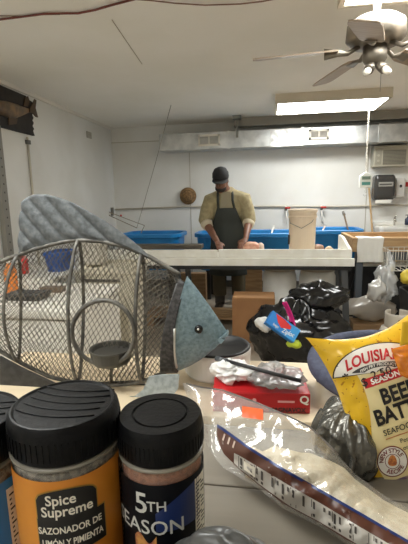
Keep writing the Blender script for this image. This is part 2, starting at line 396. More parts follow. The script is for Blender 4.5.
MB().box((XL+.01, p.y-.09, .001), (XL+.06, p.y, 2.06)).build('post', mat('upright_grey', (138, 134, 126), .5, metal=.3), t, bevel=.003)
for i in range(26): MB().box((XL+.058, p.y-.052, .12+i*.075), (XL+.0612, p.y-.038, .135+i*.075)).build('slot', m_dk, t)
# swing arm and cord near the corner
m_rod = mat('rod_metal', (150, 140, 124), .4, metal=.5)
a, b, c_, d_ = U(106, 211, y=6.05), U(144.5, 225.5, y=5.75), U(106, 214, y=6.05), U(137, 228, y=5.75)
t = thing('swing_arm', 'thin metal swing arm reaching out from the left corner above the tubs', 'arm', (XL+.02, 6.1, a.z-.05))
e1, e2 = Vector((XL+.02, 6.12, a.z+.01)), Vector((XL+.02, 6.12, c_.z+.01))
MB().tube([e1, a, b], .006, 6).build('upper_rod', m_rod, t, smooth=True)
MB().tube([e2, c_, d_], .006, 6).build('lower_rod', m_rod, t, smooth=True)
p = U(141, 233, y=5.75); MB().tube([b, p], .006, 6).build('hook', m_rod, t, smooth=True)
MB().box((XL+.001, 6.09, c_.z-.03), (XL+.03, 6.15, a.z+.05)).build('wall_bracket', m_grey, t, bevel=.003)
p = U(121, 215.5, y=5.94); lab(MB().ball(p, .017, 10).build('joint_knob', m_red, t, smooth=True), 'small red knob')
p1, p2 = U(171, 105, z=CEIL-.003), d_ + Vector((0, 0, .008))
tag(MB().tube([p1, p1.lerp(p2, .4)+Vector((0, 0, -.02)), p2], .0035, 5).build('plumb_string', mat('cord_grey', (140, 132, 120), .7)), 'thin grey cord slanting from the ceiling down to the swing arm', 'cord')

# ceiling wires
m_wire = mat('wire_red', (112, 52, 40), .6)
def ceilpts(ps, dz): return [U(x, y, z=CEIL-dz) for x, y in ps]
tag(MB().tube(ceilpts([(-15, 22), (0, 19.5), (20, 17), (45, 13.8), (60, 13.5), (78, 13.3), (95, 10), (112, 5), (135, -1), (160, -7)], .012), .006, 6).build('ceiling_wire', m_wire, smooth=True), 'dark red wire drooping across the ceiling at the top left', 'wire')
tag(MB().tube(ceilpts([(-15, 15.5), (0, 15.8), (18, 16.2), (30, 15.8), (45, 14.6), (60, 14.4)], .009), .003, 6).build('ceiling_wire', mat('wire_thin', (120, 96, 80), .6), smooth=True), 'thin brown wire joining the red ceiling wire at the left edge', 'wire')
tag(MB().tube(ceilpts([(118, -2), (150, 0.4), (175, 3.2), (205, 5.2), (240, 4), (262, 1.5), (285, -3)], .012), .0035, 6).build('ceiling_wire', mat('wire_mid', (130, 92, 76), .6), smooth=True), 'thin loop of wire sagging at the top middle of the ceiling', 'wire')

# ------------------------------------------------------------------ ceiling fan
hub = U(375, 47, z=2.16)
t = thing('ceiling_fan', 'five bladed ceiling fan with a nickel motor hanging at the top right', 'ceiling fan', (hub.x, hub.y, 2.02))
m_nick = mat('nickel', (132, 124, 112), .42, metal=.8)
m_blade = wood('blade_wood', (176, 158, 138), (158, 138, 118), (4, 40, 4), .45)
MB().lathe([(.002, CEIL-.001), (.085, CEIL-.001), (.085, CEIL-.02), (.06, CEIL-.06), (.03, CEIL-.075)], (hub.x, hub.y, 0), 24).build('canopy', m_nick, t, smooth=True)
MB().lathe([(.02, CEIL-.07), (.02, 2.30), (.11, 2.295), (.145, 2.27), (.15, 2.20), (.12, 2.17), (.06, 2.165)], (hub.x, hub.y, 0), 28).build('motor', m_nick, t, smooth=True)
MB().lathe([(.06, 2.168), (.062, 2.10), (.05, 2.08), (.035, 2.07), (.002, 2.07)], (hub.x, hub.y, 0), 24).build('switch_housing', m_nick, t, smooth=True)
RB = 0.64
for k in range(5):
    az = radians(181 + 72*k); A = Matrix.Rotation(az, 3, 'Z'); T = Matrix.Rotation(radians(-13), 3, 'X'); o0 = Vector((hub.x, hub.y, 2.155))
    G = Matrix.Rotation(radians(8 if k == 1 else 2), 3, 'Y')      # the old blades sag a little
    def bp(x, y, z): return o0 + A @ (G @ (T @ Vector((x, y, z))))
    prof = [(.19, .045), (.23, .058), (.40, .066), (.58, .07), (.625, .062), (RB, .045)]
    poly = [bp(x, -w, 0) for x, w in prof] + [bp(x, w, 0) for x, w in reversed(prof)]
    bl = MB().prism(poly, A @ (T @ Vector((0, 0, .007)))).build('blade', m_blade, t)
    MB().tube([o0 + A @ Vector((.08, 0, .012)), o0 + A @ Vector((.14, 0, -.02)), bp(.19, 0, -.006), bp(.26, 0, -.006)], [(.012, .012), (.012, .012), (.02, .006), (.03, .005)], 8).build('blade_iron', m_nick, bl, smooth=True)
for s, az in ((1, 235), (1, 305)):
    A = Matrix.Rotation(radians(az), 3, 'Z'); q = Vector((hub.x, hub.y, 2.085))
    d = A @ Vector((1, 0, -.75)); d.normalize()
    so = MB().tube([q + d*.02, q + d*.05, q + d*.085], [.016, .023, .026], 12).build('lamp_socket', m_nick, t, smooth=True)
    lab(MB().tube([q + d*.082, q + d*.10, q + d*.125, q + d*.135], [.016, .02, .016, .003], 12).build('bulb', mat('bulb_glass', (250, 244, 230), .2), so, smooth=True), 'small frosted bulb')
MB().tube([(hub.x+.03, hub.y-.03, 2.08), (hub.x+.03, hub.y-.03, 1.93)], .002, 5).build('pull_chain', m_nick, t)

# ------------------------------------------------------------------ hanging scale
c = U(365.5, 181, y=4.95)
p = U(366, 112, y=4.95)
t = thing('hanging_scale', 'white digital hanging scale on a chain from the ceiling', 'scale', (c.x, 4.95, c.z-.09))
g = MB(); zt = CEIL-.002; n = 46; z0 = c.z+.09
for i in range(n):
    z = z0+(zt-z0)*(i+.5)/n; h = (zt-z0)/n*.68; a = 0 if i % 2 else pi/2
    g.tube([(c.x+cos(a)*.009*cos(q*pi/4), 4.95+sin(a)*.009*cos(q*pi/4), z+h*sin(q*pi/4)) for q in range(8)], .003, 4, closed=True)
g.build('chain', mat('chain_white', (214, 208, 196), .4, metal=.2), t)
MB().prism([(c.x+dx, 4.92, c.z+dz) for dx, dz in ((-.065, -.075), (.065, -.075), (.07, 0), (.065, .055), (.02, .09), (-.02, .09), (-.065, .055), (-.07, 0))], (0, .05, 0)).build('body', mat('scale_white', (238, 240, 234), .35), t, bevel=.006)
MB().box((c.x-.045, 4.915, c.z+.015), (c.x+.045, 4.921, c.z+.05)).build('display', mat('lcd', (120, 142, 128), .3), t)
MB().box((c.x-.045, 4.915, c.z-.045), (c.x+.045, 4.921, c.z-.012)).build('button_strip', mat('teal_print', (90, 160, 150), .4), t)
MB().tube([(c.x, 4.945, c.z-.072), (c.x, 4.945, c.z-.12), (c.x+.02, 4.945, c.z-.15), (c.x, 4.945, c.z-.17), (c.x-.02, 4.945, c.z-.15)], .003, 6).build('hook', m_chr, t, smooth=True)

# ------------------------------------------------------------------ blue tubs
m_blue = mat('blue_tub', (34, 130, 196), .4, col2=(28, 116, 182), vs=3)
m_water = mat('tub_water', (60, 105, 130), .08)
m_stand = mat('stand_dark', (60, 56, 52), .7)
def tub(x0, x1, y0, y1, zt, label, h=.5):
    t = thing('fish_tub', label, 'tub', ((x0+x1)/2, (y0+y1)/2, 0), 'blue fish tubs along the back wall')
    r = .18
    MB().rrect(x0, x1, y0, y1, [(.07, zt-h), (.035, zt-.06), (.03, zt-.055), (0, zt-.05), (0, zt-.008), (.008, zt), (.04, zt), (.048, zt-.01), (.09, zt-h+.03)], r).build('shell', m_blue, t, smooth=False)
    MB().rrect(x0+.03, x1-.03, y0+.03, y1-.03, [(.036, zt-.17), (.034, zt-.16)], r-.03).build('water', m_water, t)
    for sx in (x0+.18, x1-.18):
        for sy in (y0+.18, y1-.18): MB().box((sx-.03, sy-.03, .001), (sx+.03, sy+.03, zt-h-.001)).build('leg', m_stand, t)
a, b = U(193, 236, y=5.35), U(302, 233, y=5.35)
tub(a.x, b.x, 5.30, 5.95, .925, 'blue fish tub directly behind the man')
a2 = U(365, 229, y=5.45)
tub(b.x+.03, a2.x, 5.33, 5.97, .955, 'blue fish tub behind the cream bucket, reaching toward the sink')
a, b = U(118, 238, y=5.35), U(180, 238, y=5.35)
tub(a.x, b.x, 5.32, 6.0, .92, 'blue fish tub left of the man, behind the dark plank')
def rod(name, label, cat, p, q, r, m):
    tag(MB().tube([p, p.lerp(q, .5), q], r, 8).build(name, m, smooth=True), label, cat)
t = thing('net_handle', 'grey brown wooden paddle standing up out of the tub near the scale', 'paddle', U(347, 232, y=5.75))
MB().tube([U(349, 233, y=5.75), U(347, 226, y=5.8), U(344, 214, y=5.95)], [.012, .012, .014], 8).build('shaft', wood('old_wood', (120, 100, 80), (96, 80, 64), (30, 30, 4)), t, smooth=True)
MB().tube([U(344.3, 215, y=5.94), U(343, 211.5, y=5.97)], [(.022, .01), (.018, .01)], 8).build('grip', m_grey, t, smooth=True)
rod('tub_stick', 'pale stick leaning in the blue tub left of the bucket', 'stick', U(274, 226, y=5.9), U(271, 235, y=5.6), .012, m_white)
rod('tub_stick', 'pale stick leaning in the blue tub right of the bucket', 'stick', U(325, 226, y=5.9), U(321, 234, y=5.6), .012, mat('pink_white', (225, 208, 198), .5))

# ------------------------------------------------------------------ cleaning bench
YF = 4.10
m_bench = mat('bench_white', (240, 238, 230), .5, col2=(232, 229, 218), vs=9)
m_steel = mat('frame_steel', (86, 88, 90), .5, metal=.3)
m_black = mat('black_steel', (34, 34, 35), .5)
XB0, XB1 = -2.0, U(352, 255, y=YF).x
zl1 = .872; zl0 = .795
t = thing('cleaning_bench', 'long white fish cleaning bench with a raised lip and dark steel frame', 'bench', ((XB0+XB1)/2, 4.4, 0))
MB().box((XB0, YF, .765), (XB1, 4.74, .79)).build('top', m_bench, t, bevel=.004)
xm = U(218, 255, y=YF).x
MB().box((XB0, YF+.005, .7905), (xm-.004, YF+.03, zl1-.008)).build('front_lip', m_bench, t, bevel=.004)
MB().box((xm+.004, YF+.002, .7905), (XB1, YF+.03, zl1)).build('front_lip', m_bench, t, bevel=.004)
MB().prism([(XB1-.03, YF+.031, .7905), (XB1-.03, 4.74, .7905), (XB1-.03, 4.74, .955), (XB1-.03, 4.55, .955), (XB1-.03, YF+.031, .872)], (.03, 0, 0)).build('end_board', m_bench, t)
MB().box((XB0, YF-.05, .712), (XB1+.02, YF-.001, .788)).build('fascia', m_bench, t, bevel=.004)
MB().box((XB0, YF-.015, .668), (XB1, YF+.03, .704)).build('front_rail', m_black, t)
MB().box((-.2, YF-.045, .675), (XB1-.25, YF-.016, .715)).build('rail_cover', m_black, t, bevel=.005)
MB().box((XB0, 4.70, .70), (XB1, 4.73, .764)).build('rear_rail', m_black, t)
for sx, sy in ((XB1-.07, YF+.03), (XB1-.07, 4.68), (-.95, YF+.04), (-.95, 4.68)):
    MB().prism([(sx-.03, sy-.025, .764), (sx+.03, sy-.025, .764), (sx+.085, sy-.025, .001), (sx+.03, sy-.025, .001)], (0, .05, 0)).build('leg', m_steel, t)
# bucket
a, b = U(288, 245, y=4.42), U(316, 245, y=4.42)
cx = (a.x+b.x)/2; r = (b.x-a.x)/2; zb = .7915; zt = U(302, 209, y=4.42).z
t = thing('cream_bucket', 'tall cream plastic bucket with a wire bail standing on the white bench', 'bucket', (cx, 4.42, zb))
m_buck = mat('bucket_cream', (232, 212, 186), .4)
MB().lathe([(.002, zb), (r*.9, zb), (r*.92, zb+.02), (r*.97, zt-.09), (r*1.03, zt-.088), (r*1.03, zt-.07), (r*.98, zt-.066), (r*.985, zt-.035), (r*1.05, zt-.033), (r*1.05, zt-.012), (r, zt), (r*.95, zt-.005), (r*.88, zb+.02), (.002, zb+.015)], (cx, 4.42, 0), 36).build('body', m_buck, t, smooth=False)
MB().tube([(cx-r*1.0, 4.42, zt-.07), (cx-r*.9, 4.42-r*.62, zt-.14), (cx-.02, 4.42-r*1.06, zt-.19), (cx+r*.55, 4.42-r*.95, zt-.13), (cx+r*1.0, 4.42-.01, zt-.06)], .003, 6).build('bail', m_grey, t, smooth=True)
MB().box((cx-r*1.02, 4.37, zb+.10), (cx-r*.9, 4.42, zb+.20)).build('side_mark', m_smoke, t)
# things on the bench
m_fil = mat('fish_flesh', (204, 146, 122), .4, col2=(220, 176, 150), vs=18)
c = U(252, 246.5, y=4.42)
t = thing('fish_fillet', 'pink raw fish fillet under the hands of the man', 'fillet', (c.x, 4.42, .7915))
g = MB().ball((c.x, 4.42, .855), (.095, .06, .062), 18); g.crumple(.012, 12, 3); g.build('flesh', m_fil, t, smooth=True)
g = MB().ball((c.x+.085, 4.43, .85), (.05, .045, .055), 14); g.crumple(.008, 14, 5); g.build('skin_flap', mat('fish_skin', (214, 190, 172), .4), t, smooth=True)
t = MB().ball((U(318, 245, y=4.42).x, 4.42, .84), (.065, .05, .05), 16).crumple(.012, 14, 8).build('fish_piece', mat('fish_offcut', (176, 142, 118), .5, col2=(140, 110, 92), vs=20), smooth=True)
tag(t, 'brownish fish piece on the bench right of the cream bucket', 'fish piece')
t = MB().ball((U(329, 245, y=4.38).x, 4.38, .83), (.045, .04, .04), 14).crumple(.01, 16, 9).build('fish_piece', mat('fish_pale', (216, 196, 160), .5), smooth=True)
tag(t, 'small pale fish scrap beside the end board of the bench', 'fish piece')
a, b = U(140, 249, y=4.2), U(202, 249, y=4.2)
t = MB().box((a.x-.1, 4.17, .866), (b.x, 4.32, .91)).build('dark_plank', wood('grey_wood', (92, 84, 72), (64, 58, 50), (3, 20, 20)), bevel=.004)
tag(t, 'weathered dark plank lying along the left part of the white bench', 'plank')
t = MB().box((a.x+.0, 4.14, .7915), (a.x+.1, 4.34, .8655)).build('plank_block', m_bench, bevel=.004); tag(t, 'white block propping up the dark plank on the bench', 'block')
t = MB().box((b.x-.14, 4.14, .7915), (b.x-.04, 4.34, .8655)).build('plank_block', m_bench, bevel=.004); tag(t, 'white block under the right end of the dark plank', 'block')

# ------------------------------------------------------------------ right counter
m_ctr = wood('counter_wood', (196, 164, 122), (172, 138, 98), (2, 20, 20))
YC = 4.45
xa = U(356, 240, y=YC).x; za = .945
t = thing('wooden_counter', 'wooden counter on grey steel legs right of the white bench', 'counter', (1.7, 4.7, 0))
MB().box((xa-.03, YC, .80), (XR-.02, YC+.04, za)).build('front_board', m_ctr, t, bevel=.004)
MB().box((xa-.03, YC+.041, .80), (xa+.01, 5.14, za)).build('end_board', m_ctr, t, bevel=.004)
MB().box((xa-.03, 5.141, .80), (XR-.02, 5.18, za)).build('rear_board', m_ctr, t, bevel=.004)
MB().box((xa+.011, YC+.041, .86), (XR-.02, 5.14, .89)).build('top', m_ctr, t)
MB().box((xa, YC+.0, .715), (XR-.05, YC+.04, .799)).build('front_rail', m_steel, t)
m_leg = mat('leg_bluegrey', (92, 98, 106), .5, metal=.3)
for lx, ly in ((xa+.05, YC+.01), (xa+.05, 5.08), (3.1, YC+.01), (3.1, 5.08)):
    MB().box((lx-.035, ly, .001), (lx+.035, ly+.05, .80)).build('leg', m_leg, t, bevel=.003)
MB().tube([(xa+.03, YC+.10, .70), (xa-.06, YC+.3, .05)], .03, 6).build('brace', m_black, t)
# towel on the corner
a, b = U(358, 234, y=YC-.02), U(382.5, 263, y=YC-.02)
def tw(u, v):
    w = .006*sin(u*9)+.004*sin(u*23+2)
    x = a.x+(b.x-a.x)*u
    L = 1-v
    if v < .22: return Vector((x, YC+.12-.135*(v/.22), za+.006+.004*sin(u*7)))
    return Vector((x+.004*sin(v*9), YC-.012-w*(v-.2)*1.2-.004, za+.006-(v-.22)/.78*(za-b.z)))
tag(MB().grid(tw, 24, 30).build('white_towel', mat('towel', (240, 238, 232), .9, bump=.3, bs=120), smooth=True, solid=.004), 'white towel draped over the left corner of the wooden counter', 'towel')
# wire basket with hanging bags
m_wirew = mat('wire_white', (226, 222, 212), .4)
x0, zt = U(389, 251, y=4.2).x, U(389, 250, y=4.2).z
g = MB(); x1 = x0+.42; zb = zt-.2
for z in (zt, zb):
    g.tube([(x0, 4.16, z), (x1, 4.16, z), (x1, 4.43, z), (x0, 4.43, z)], .004, 5, closed=True)
for i in range(9):
    x = x0+(x1-x0)*i/8; g.tube([(x, 4.16, zt), (x, 4.16, zb), (x, 4.43, zb), (x, 4.43, zt)], .003, 5)
for i in range(1, 5):
    y = 4.16+.27*i/5
    for x in (x0, x1): g.tube([(x, y, zt), (x, y, zb)], .003, 5)
tag(g.build('wire_basket', m_wirew), 'white wire basket hung on the front of the wooden counter', 'basket')
m_film = clear('film', (235, 236, 236), .55)
def bag(name, label, cat, c, r, seed, m, amp=.05, sc=6, n=28, shape=None):
    g = MB().ball((0, 0, 0), (1, 1, 1), n)
    for i, p in enumerate(g.v):
        q = Vector((p.x*r[0], p.y*r[1], p.z*r[2])); g.v[i] = shape(p, q) if shape else q
    g.crumple(amp, sc, seed)
    for i, p in enumerate(g.v): g.v[i] = p + Vector(c)
    return tag(g.build(name, m, smooth=True), label, cat)
def sag(p, q): 
    k = .35+.65*min(1, max(0, (.9-p.z)/1.3)); return Vector((q.x*k, q.y*k, q.z))
c = U(388, 279, y=4.02)
bag('plastic_bag', 'clear crumpled plastic bag hanging from the white wire basket', 'bag', (c.x, 4.03, c.z), (.11, .08, .24), 4, film('film_grey', (226, 228, 228), .42, .18, .2, 14), .075, 11, 44, sag)
c = U(378, 289, y=3.98)
bag('plastic_bag', 'small silvery plastic bag dangling below the wire basket', 'bag', (c.x-.02, 3.9, c.z+.03), (.10, .05, .13), 6, mat('silver_film', (206, 204, 200), .22, metal=.35), .05, 9, 28, sag)
c = U(404, 276, y=3.95)
bag('rubber_glove', 'yellow rubber glove lying over the bags at the right edge', 'glove', (c.x+.06, 3.93, c.z), (.1, .05, .07), 3, mat('glove_yellow', (220, 196, 66), .45), .03, 12, 20)
c = U(408, 297, y=3.9)
t = thing('black_bin', 'black plastic bin at the right edge below the yellow glove', 'bin', (c.x+.15, 3.92, 0))
MB().rrect(c.x-.04, c.x+.4, 3.7, 4.1, [(.05, .001), (0, .50), (0, .52), (.02, .52), (.06, .03)], .08).build('shell', m_black, t)
# propane tank
c = U(393, 330, y=3.72); px = c.x
t = thing('propane_tank', 'off white propane tank with a collar on the floor below the hanging bags', 'gas tank', (px, 3.6, 0))
m_tank = mat('tank_white', (196, 188, 174), .4)
MB().lathe([(.10, .001), (.105, .03), (.13, .05), (.152, .09), (.152, .20), (.13, .255), (.08, .285), (.002, .295)], (px, 3.6, 0), 28).build('cylinder', m_tank, t, smooth=True)
def collar(u, v):
    a = radians(-250+320*u); return Vector((px+.105*cos(a), 3.6+.105*sin(a), .268+.125*v))
g = MB().grid(collar, 40, 6)
hole = [f for f in g.f if not (abs(g.v[f[0]].x-(px-.01)) < .03 and g.v[f[0]].y < 3.6 and .29 < g.v[f[0]].z < .35)]; g.f = hole
g.build('collar', m_tank, t, smooth=True, solid=.006)
MB().lathe([(.022, .29), (.022, .33), (.012, .335), (.03, .345), (.03, .36), (.002, .36)], (px, 3.6, 0), 14).build('valve', mat('brass', (150, 120, 70), .3, metal=.8), t, smooth=True)
# black tote with white rim + wrapped bundle under the counter
a, b = U(334, 270, y=4.85), U(396, 300, y=4.85)
t = thing('black_tote', 'big black tub with a pale rim under the wooden counter', 'tub', ((a.x+b.x)/2, 4.85, 0))
zr = .62
MB().rrect(a.x+.05, b.x+.3, 4.72, 5.05, [(.06, .001), (.02, zr-.1), (.02, zr-.02), (.04, zr-.02), (.08, .05)], .08).build('shell', m_black, t)
MB().rrect(a.x+.045, b.x+.305, 4.715, 5.055, [(0, zr-.019), (0, zr+.015), (.03, zr+.015), (.03, zr-.0185)], .085).build('rim', m_bench, t)
c = U(362, 308, y=4.3)
bag('wrapped_bundle', 'bundle wrapped in clear plastic lying on boards under the counter', 'bundle', (c.x+.06, 4.32, .235), (.28, .11, .13), 5, film('wrap', (214, 206, 194), .6, .15, .2, 14), .04, 9, 32)
t = MB().box((c.x-.10, 4.20, .001), (c.x+.42, 4.42, .09)).build('wood_board', wood('pallet_wood', (168, 136, 98), (138, 108, 76), (3, 20, 20)), bevel=.004)
tag(t, 'thick wooden board on the floor under the wrapped bundle', 'board')

# ------------------------------------------------------------------ under the bench
m_wb = mat('bin_white', (240, 239, 234), .4, col2=(228, 226, 220), vs=5)
for i, (p0, p1, yy, nm) in enumerate(((262, 297, 4.5, 'white plastic barrel under the bench nearer the cardboard box'), (298, 336, 4.5, 'white plastic barrel under the bench nearer the right leg'))):
    a, b = U(p0, 290, y=yy), U(p1, 290, y=yy); cx = (a.x+b.x)/2; r = (b.x-a.x)/2*.97
    t = thing('white_barrel', nm, 'barrel', (cx, yy, 0), 'white barrels under the bench')
    zt = .60
    MB().lathe([(.002, .001), (r*.88, .001), (r*.9, .03), (r, .3), (r*.97, zt-.06), (r*.9, zt-.03), (r*.9, zt-.001)], (cx, yy, 0), 32).build('body', m_wb, t, smooth=True)
    MB().lathe([(r*.93, zt), (r*.93, zt+.025), (r*.5, zt+.03), (.002, zt+.03)], (cx, yy, 0), 32).build('lid', mat('bin_lid', (170, 160, 142), .5), t)
# cardboard box
a, b = U(232, 298, y=3.78), U(275, 298, y=3.78)
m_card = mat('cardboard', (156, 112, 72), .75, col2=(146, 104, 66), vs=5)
t = thing('cardboard_box', 'brown cardboard box on the floor under the bench', 'box', ((a.x+b.x)/2, 3.9, 0))
zt = a.z
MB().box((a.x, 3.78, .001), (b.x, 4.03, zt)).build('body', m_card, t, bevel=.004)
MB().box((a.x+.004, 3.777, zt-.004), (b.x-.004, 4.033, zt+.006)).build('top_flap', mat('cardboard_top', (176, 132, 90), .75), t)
words('FISH', .035, lambda x, y: Vector(((a.x+b.x)/2+.05+y*0-y, 3.7785, zt-.17+x)), 'lettering', mat('ink_brown', (104, 70, 44), .8), t) if False else None
g = MB()
for i in range(8): g.box(((a.x+b.x)/2-.008+.05, 3.7785, zt-.24+i*.018), ((a.x+b.x)/2+.008+.05, 3.7798, zt-.24+i*.018+.011))
g.build('printed_mark', mat('ink_brown', (104, 70, 44), .8), t)
# pallet with pieces
m_pal = wood('pallet_wood', (168, 136, 98), (138, 108, 76), (3, 20, 20))
t = thing('wooden_pallet', 'pale wooden pallet on the floor behind the cardboard box', 'pallet', (-.85, 4.4, 0))
for i in range(5):
    y = 4.2+.085*i; MB().box((-1.35, y, .101), (-.15, y+.065, .122)).build('deck_board', m_pal, t)
for x in (-1.33, -.8, -.25): MB().box((x, 4.2, .001), (x+.09, 4.61, .10)).build('runner', m_pal, t)
for (px0, px1, zt, yy, nm) in ((236, 262, .50, 5.16, 'pale wooden block stacked behind the boots on the right'), (176, 206, .42, 5.16, 'pale wooden block stacked behind the boots on the left')):
    a, b = U(px0, 300, y=yy), U(px1, 300, y=yy)
    t = MB().box((a.x, yy, .001), (b.x, yy+.12, zt)).build('wood_block', m_pal, bevel=.004); tag(t, nm, 'wood block')

# ------------------------------------------------------------------ the man
mx = U(228, 220, y=4.95).x; my = 4.95
ph = lambda x, y, z: Vector((mx+x, my+y, z))
t = thing('person', 'man in khaki sweater, dark apron and black cap bent over fish on the bench', 'person', (mx, my, 0))
m_skin = mat('skin', (122, 82, 62), .5, col2=(112, 74, 56), vs=10)
hx = -.06
B = MB()
# torso, legs, neck
B.tube([ph(0, .05, .82), ph(0, .05, .95), ph(0, .03, 1.08), ph(0, -.02, 1.25), ph(0, -.07, 1.38), ph(0, -.10, 1.46)], [(.15, .11), (.165, .12), (.15, .11), (.18, .12), (.18, .10), (.10, .07)], 20, up=(1, 0, 0))
for s in (-1, 1):
    B.tube([ph(.10*s, .05, .90), ph(.11*s, .03, .52), ph(.115*s, .06, .12), ph(.115*s, .06, .03)], [.095, .062, .045, .045], 14)
    B.tube([ph(.115*s, .1, .045), ph(.12*s, -.06, .035), ph(.125*s, -.14, .03)], [.04, .042, .026], 12)
B.tube([ph(0, -.09, 1.42), ph(-.03, -.13, 1.50), ph(hx*.8, -.17, 1.56)], [.075, .06, .06], 14)
Rh = Matrix.Rotation(radians(24), 3, 'X')          # head bowed towards the hands
hc = ph(hx, -.20, 1.585)
hp = lambda x, y, z: hc + Rh @ Vector((x, y, z))
B.ball(hc + Rh @ Vector((0, .015, .03)), (.078, .098, .095), 20, Rh)
B.ball(hp(0, -.03, -.04), (.062, .068, .085), 18, Rh)
B.ball(hp(0, -.105, -.025), (.016, .022, .026), 10, Rh)                        # nose
B.ball(hp(0, -.088, -.03+.045), (.055, .018, .012), 10, Rh)                    # brow
for s in (-1, 1): B.ball(hp(.08*s, .01, -.01), (.012, .022, .034), 10, Rh)      # ears
B.ball(hp(0, -.082, -.078), (.03, .018, .012), 10, Rh)                         # lips
B.ball(hp(0, -.07, -.108), (.03, .025, .02), 10, Rh)                           # chin
hands = {-1: U(219.5, 246, y=4.50), 1: U(242, 245, y=4.48)}
hands[-1].z = max(hands[-1].z, .86); hands[1].z = max(hands[1].z, .895)
elbow = {-1: ph(-.265, -.09, 1.11), 1: ph(.255, -.09, 1.11)}
shoul = {-1: ph(-.205, -.075, 1.35), 1: ph(.205, -.075, 1.36)}
for s in (-1, 1):
    h = hands[s]; e = elbow[s]; w = h + Vector((.035*s, .10, .035))
    B.tube([ph(.06*s, -.06, 1.40), shoul[s], shoul[s].lerp(e, .5), e, e.lerp(w, .35), w], [.08, .072, .058, .05, .047, .031], 14)
    d = (h-w).normalized(); side = Vector((-s, 0, 0)); side = (side-d*side.dot(d)).normalized(); dn = Vector((0, -.3, -1))
    pc = w + d*.06
    Q = Matrix((side, d, side.cross(d))).transposed()
    B.tube([w, pc, w+d*.10], [(.024, .03), (.02, .043), (.017, .04)], 12, up=(0, 0, 1))
    for k in range(4):
        b0 = w + d*.095 + side*(.03-.02*k); L = (.068, .078, .073, .058)[k]
        B.tube([b0-d*.02, b0+d*L*.4+dn*.006, b0+d*L*.75+dn*.024, b0+d*L*.85+dn*.05], [.0105, .0098, .009, .0075], 8)
    b0 = w + d*.04 + side*.03
    B.tube([b0, b0+side*.025+d*.025+dn*.008, b0+side*.03+d*.055+dn*.02], [.014, .012, .009], 8)
body = melt(B.build('body', m_skin, t, smooth=True), .0075, 4)
# sweater
m_sw = mat('khaki_knit', (168, 156, 122), .9, col2=(150, 138, 106), vs=20, bump=.4, bs=90)
K = MB()
K.tube([ph(0, .05, .86), ph(0, .045, .96), ph(0, .03, 1.08), ph(0, -.02, 1.25), ph(0, -.06, 1.37), ph(0, -.09, 1.44), ph(-.01, -.11, 1.485)], [(.195, .145), (.20, .15), (.195, .145), (.215, .15), (.185, .13), (.125, .105), (.08, .08)], 24, up=(1, 0, 0))
for s in (-1, 1):
    h = hands[s]; e = elbow[s]; w = h + Vector((.035*s, .10, .035))
    K.tube([ph(.08*s, -.07, 1.40), shoul[s]+Vector((0, 0, .005)), shoul[s].lerp(e, .5)+Vector((.012*s, 0, 0)), e+Vector((.008*s, 0, .01)), e.lerp(w, .12)], [.085, .088, .08, .076, .066], 16)
sw = melt(K.build('sweater', m_sw, t, smooth=True), .011, 3)
for s in (-1, 1):
    h = hands[s]; e = elbow[s]; w = h + Vector((.035*s, .10, .035))
    lab(MB().tube([e.lerp(w, .08), e.lerp(w, .16), e.lerp(w, .27)], [.072, .068, .06], 16).build('cuff', mat('cuff_pale', (196, 184, 160), .9), sw, smooth=True), 'pale rolled cuff')
lab(MB().prism([ph(-.055, -.19, 1.455), ph(.045, -.19, 1.455), ph(.065, -.197, 1.27), ph(-.075, -.197, 1.27)], (0, .03, 0)).build('shirt_front', mat('shirt_grey', (150, 142, 120), .9), t), 'greyer undershirt at the neck')
# apron
m_apr = mat('apron', (46, 50, 46), .7, bump=.15, bs=30)
prof = [(1.27, .11), (1.22, .125), (1.12, .165), (1.05, .19), (.9, .205), (.7, .215), (.46, .23)]
def apr(u, v):
    z = 1.27-.81*v; w = lerp_poly([(-a_, b_) for a_, b_ in prof], -z); x = (u-.5)*2*w
    cy = lerp_poly([(.46, .03), (.86, .05), (1.08, .03), (1.25, -.02), (1.37, -.06)], z); ry = lerp_poly([(.46, .17), (.86, .155), (1.25, .165)], z)
    return ph(x, cy-ry*sqrt(max(.02, 1-(x/.25)**2))-.012+.006*sin(u*14)*v, z)
ap = MB().grid(apr, 26, 26).build('apron', m_apr, t, smooth=True, solid=.006)
for s in (-1, 1):
    MB().tube([apr(.5+.42*s, .0), ph(.085*s-.01, -.215, 1.36), ph(.085*s-.015, -.17, 1.44), ph(.075*s-.02, -.09, 1.50)], [(.014, .005)]*4, 8).build('neck_strap', m_apr, ap, smooth=True)
# trousers and boots
m_tr = mat('trousers', (84, 76, 58), .85)
K = MB(); K.tube([ph(0, .05, .80), ph(0, .05, .94)], [(.19, .14), (.19, .14)], 20, up=(1, 0, 0))
for s in (-1, 1): K.tube([ph(.10*s, .05, .88), ph(.115*s, .035, .52), ph(.12*s, .06, .18)], [.115, .09, .085], 16)
melt(K.build('trousers', m_tr, t, smooth=True), .012, 3)
for s in (-1, 1):
    K = MB(); K.tube([ph(.12*s, .07, .30), ph(.12*s, .07, .06)], [.072, .062], 14); K.tube([ph(.12*s, .13, .045), ph(.125*s, -.05, .05), ph(.13*s, -.17, .04)], [.044, .05, .038], 12)
    melt(K.build('boot', mat('boot_dark', (58, 52, 44), .6), t, smooth=True), .01, 3)
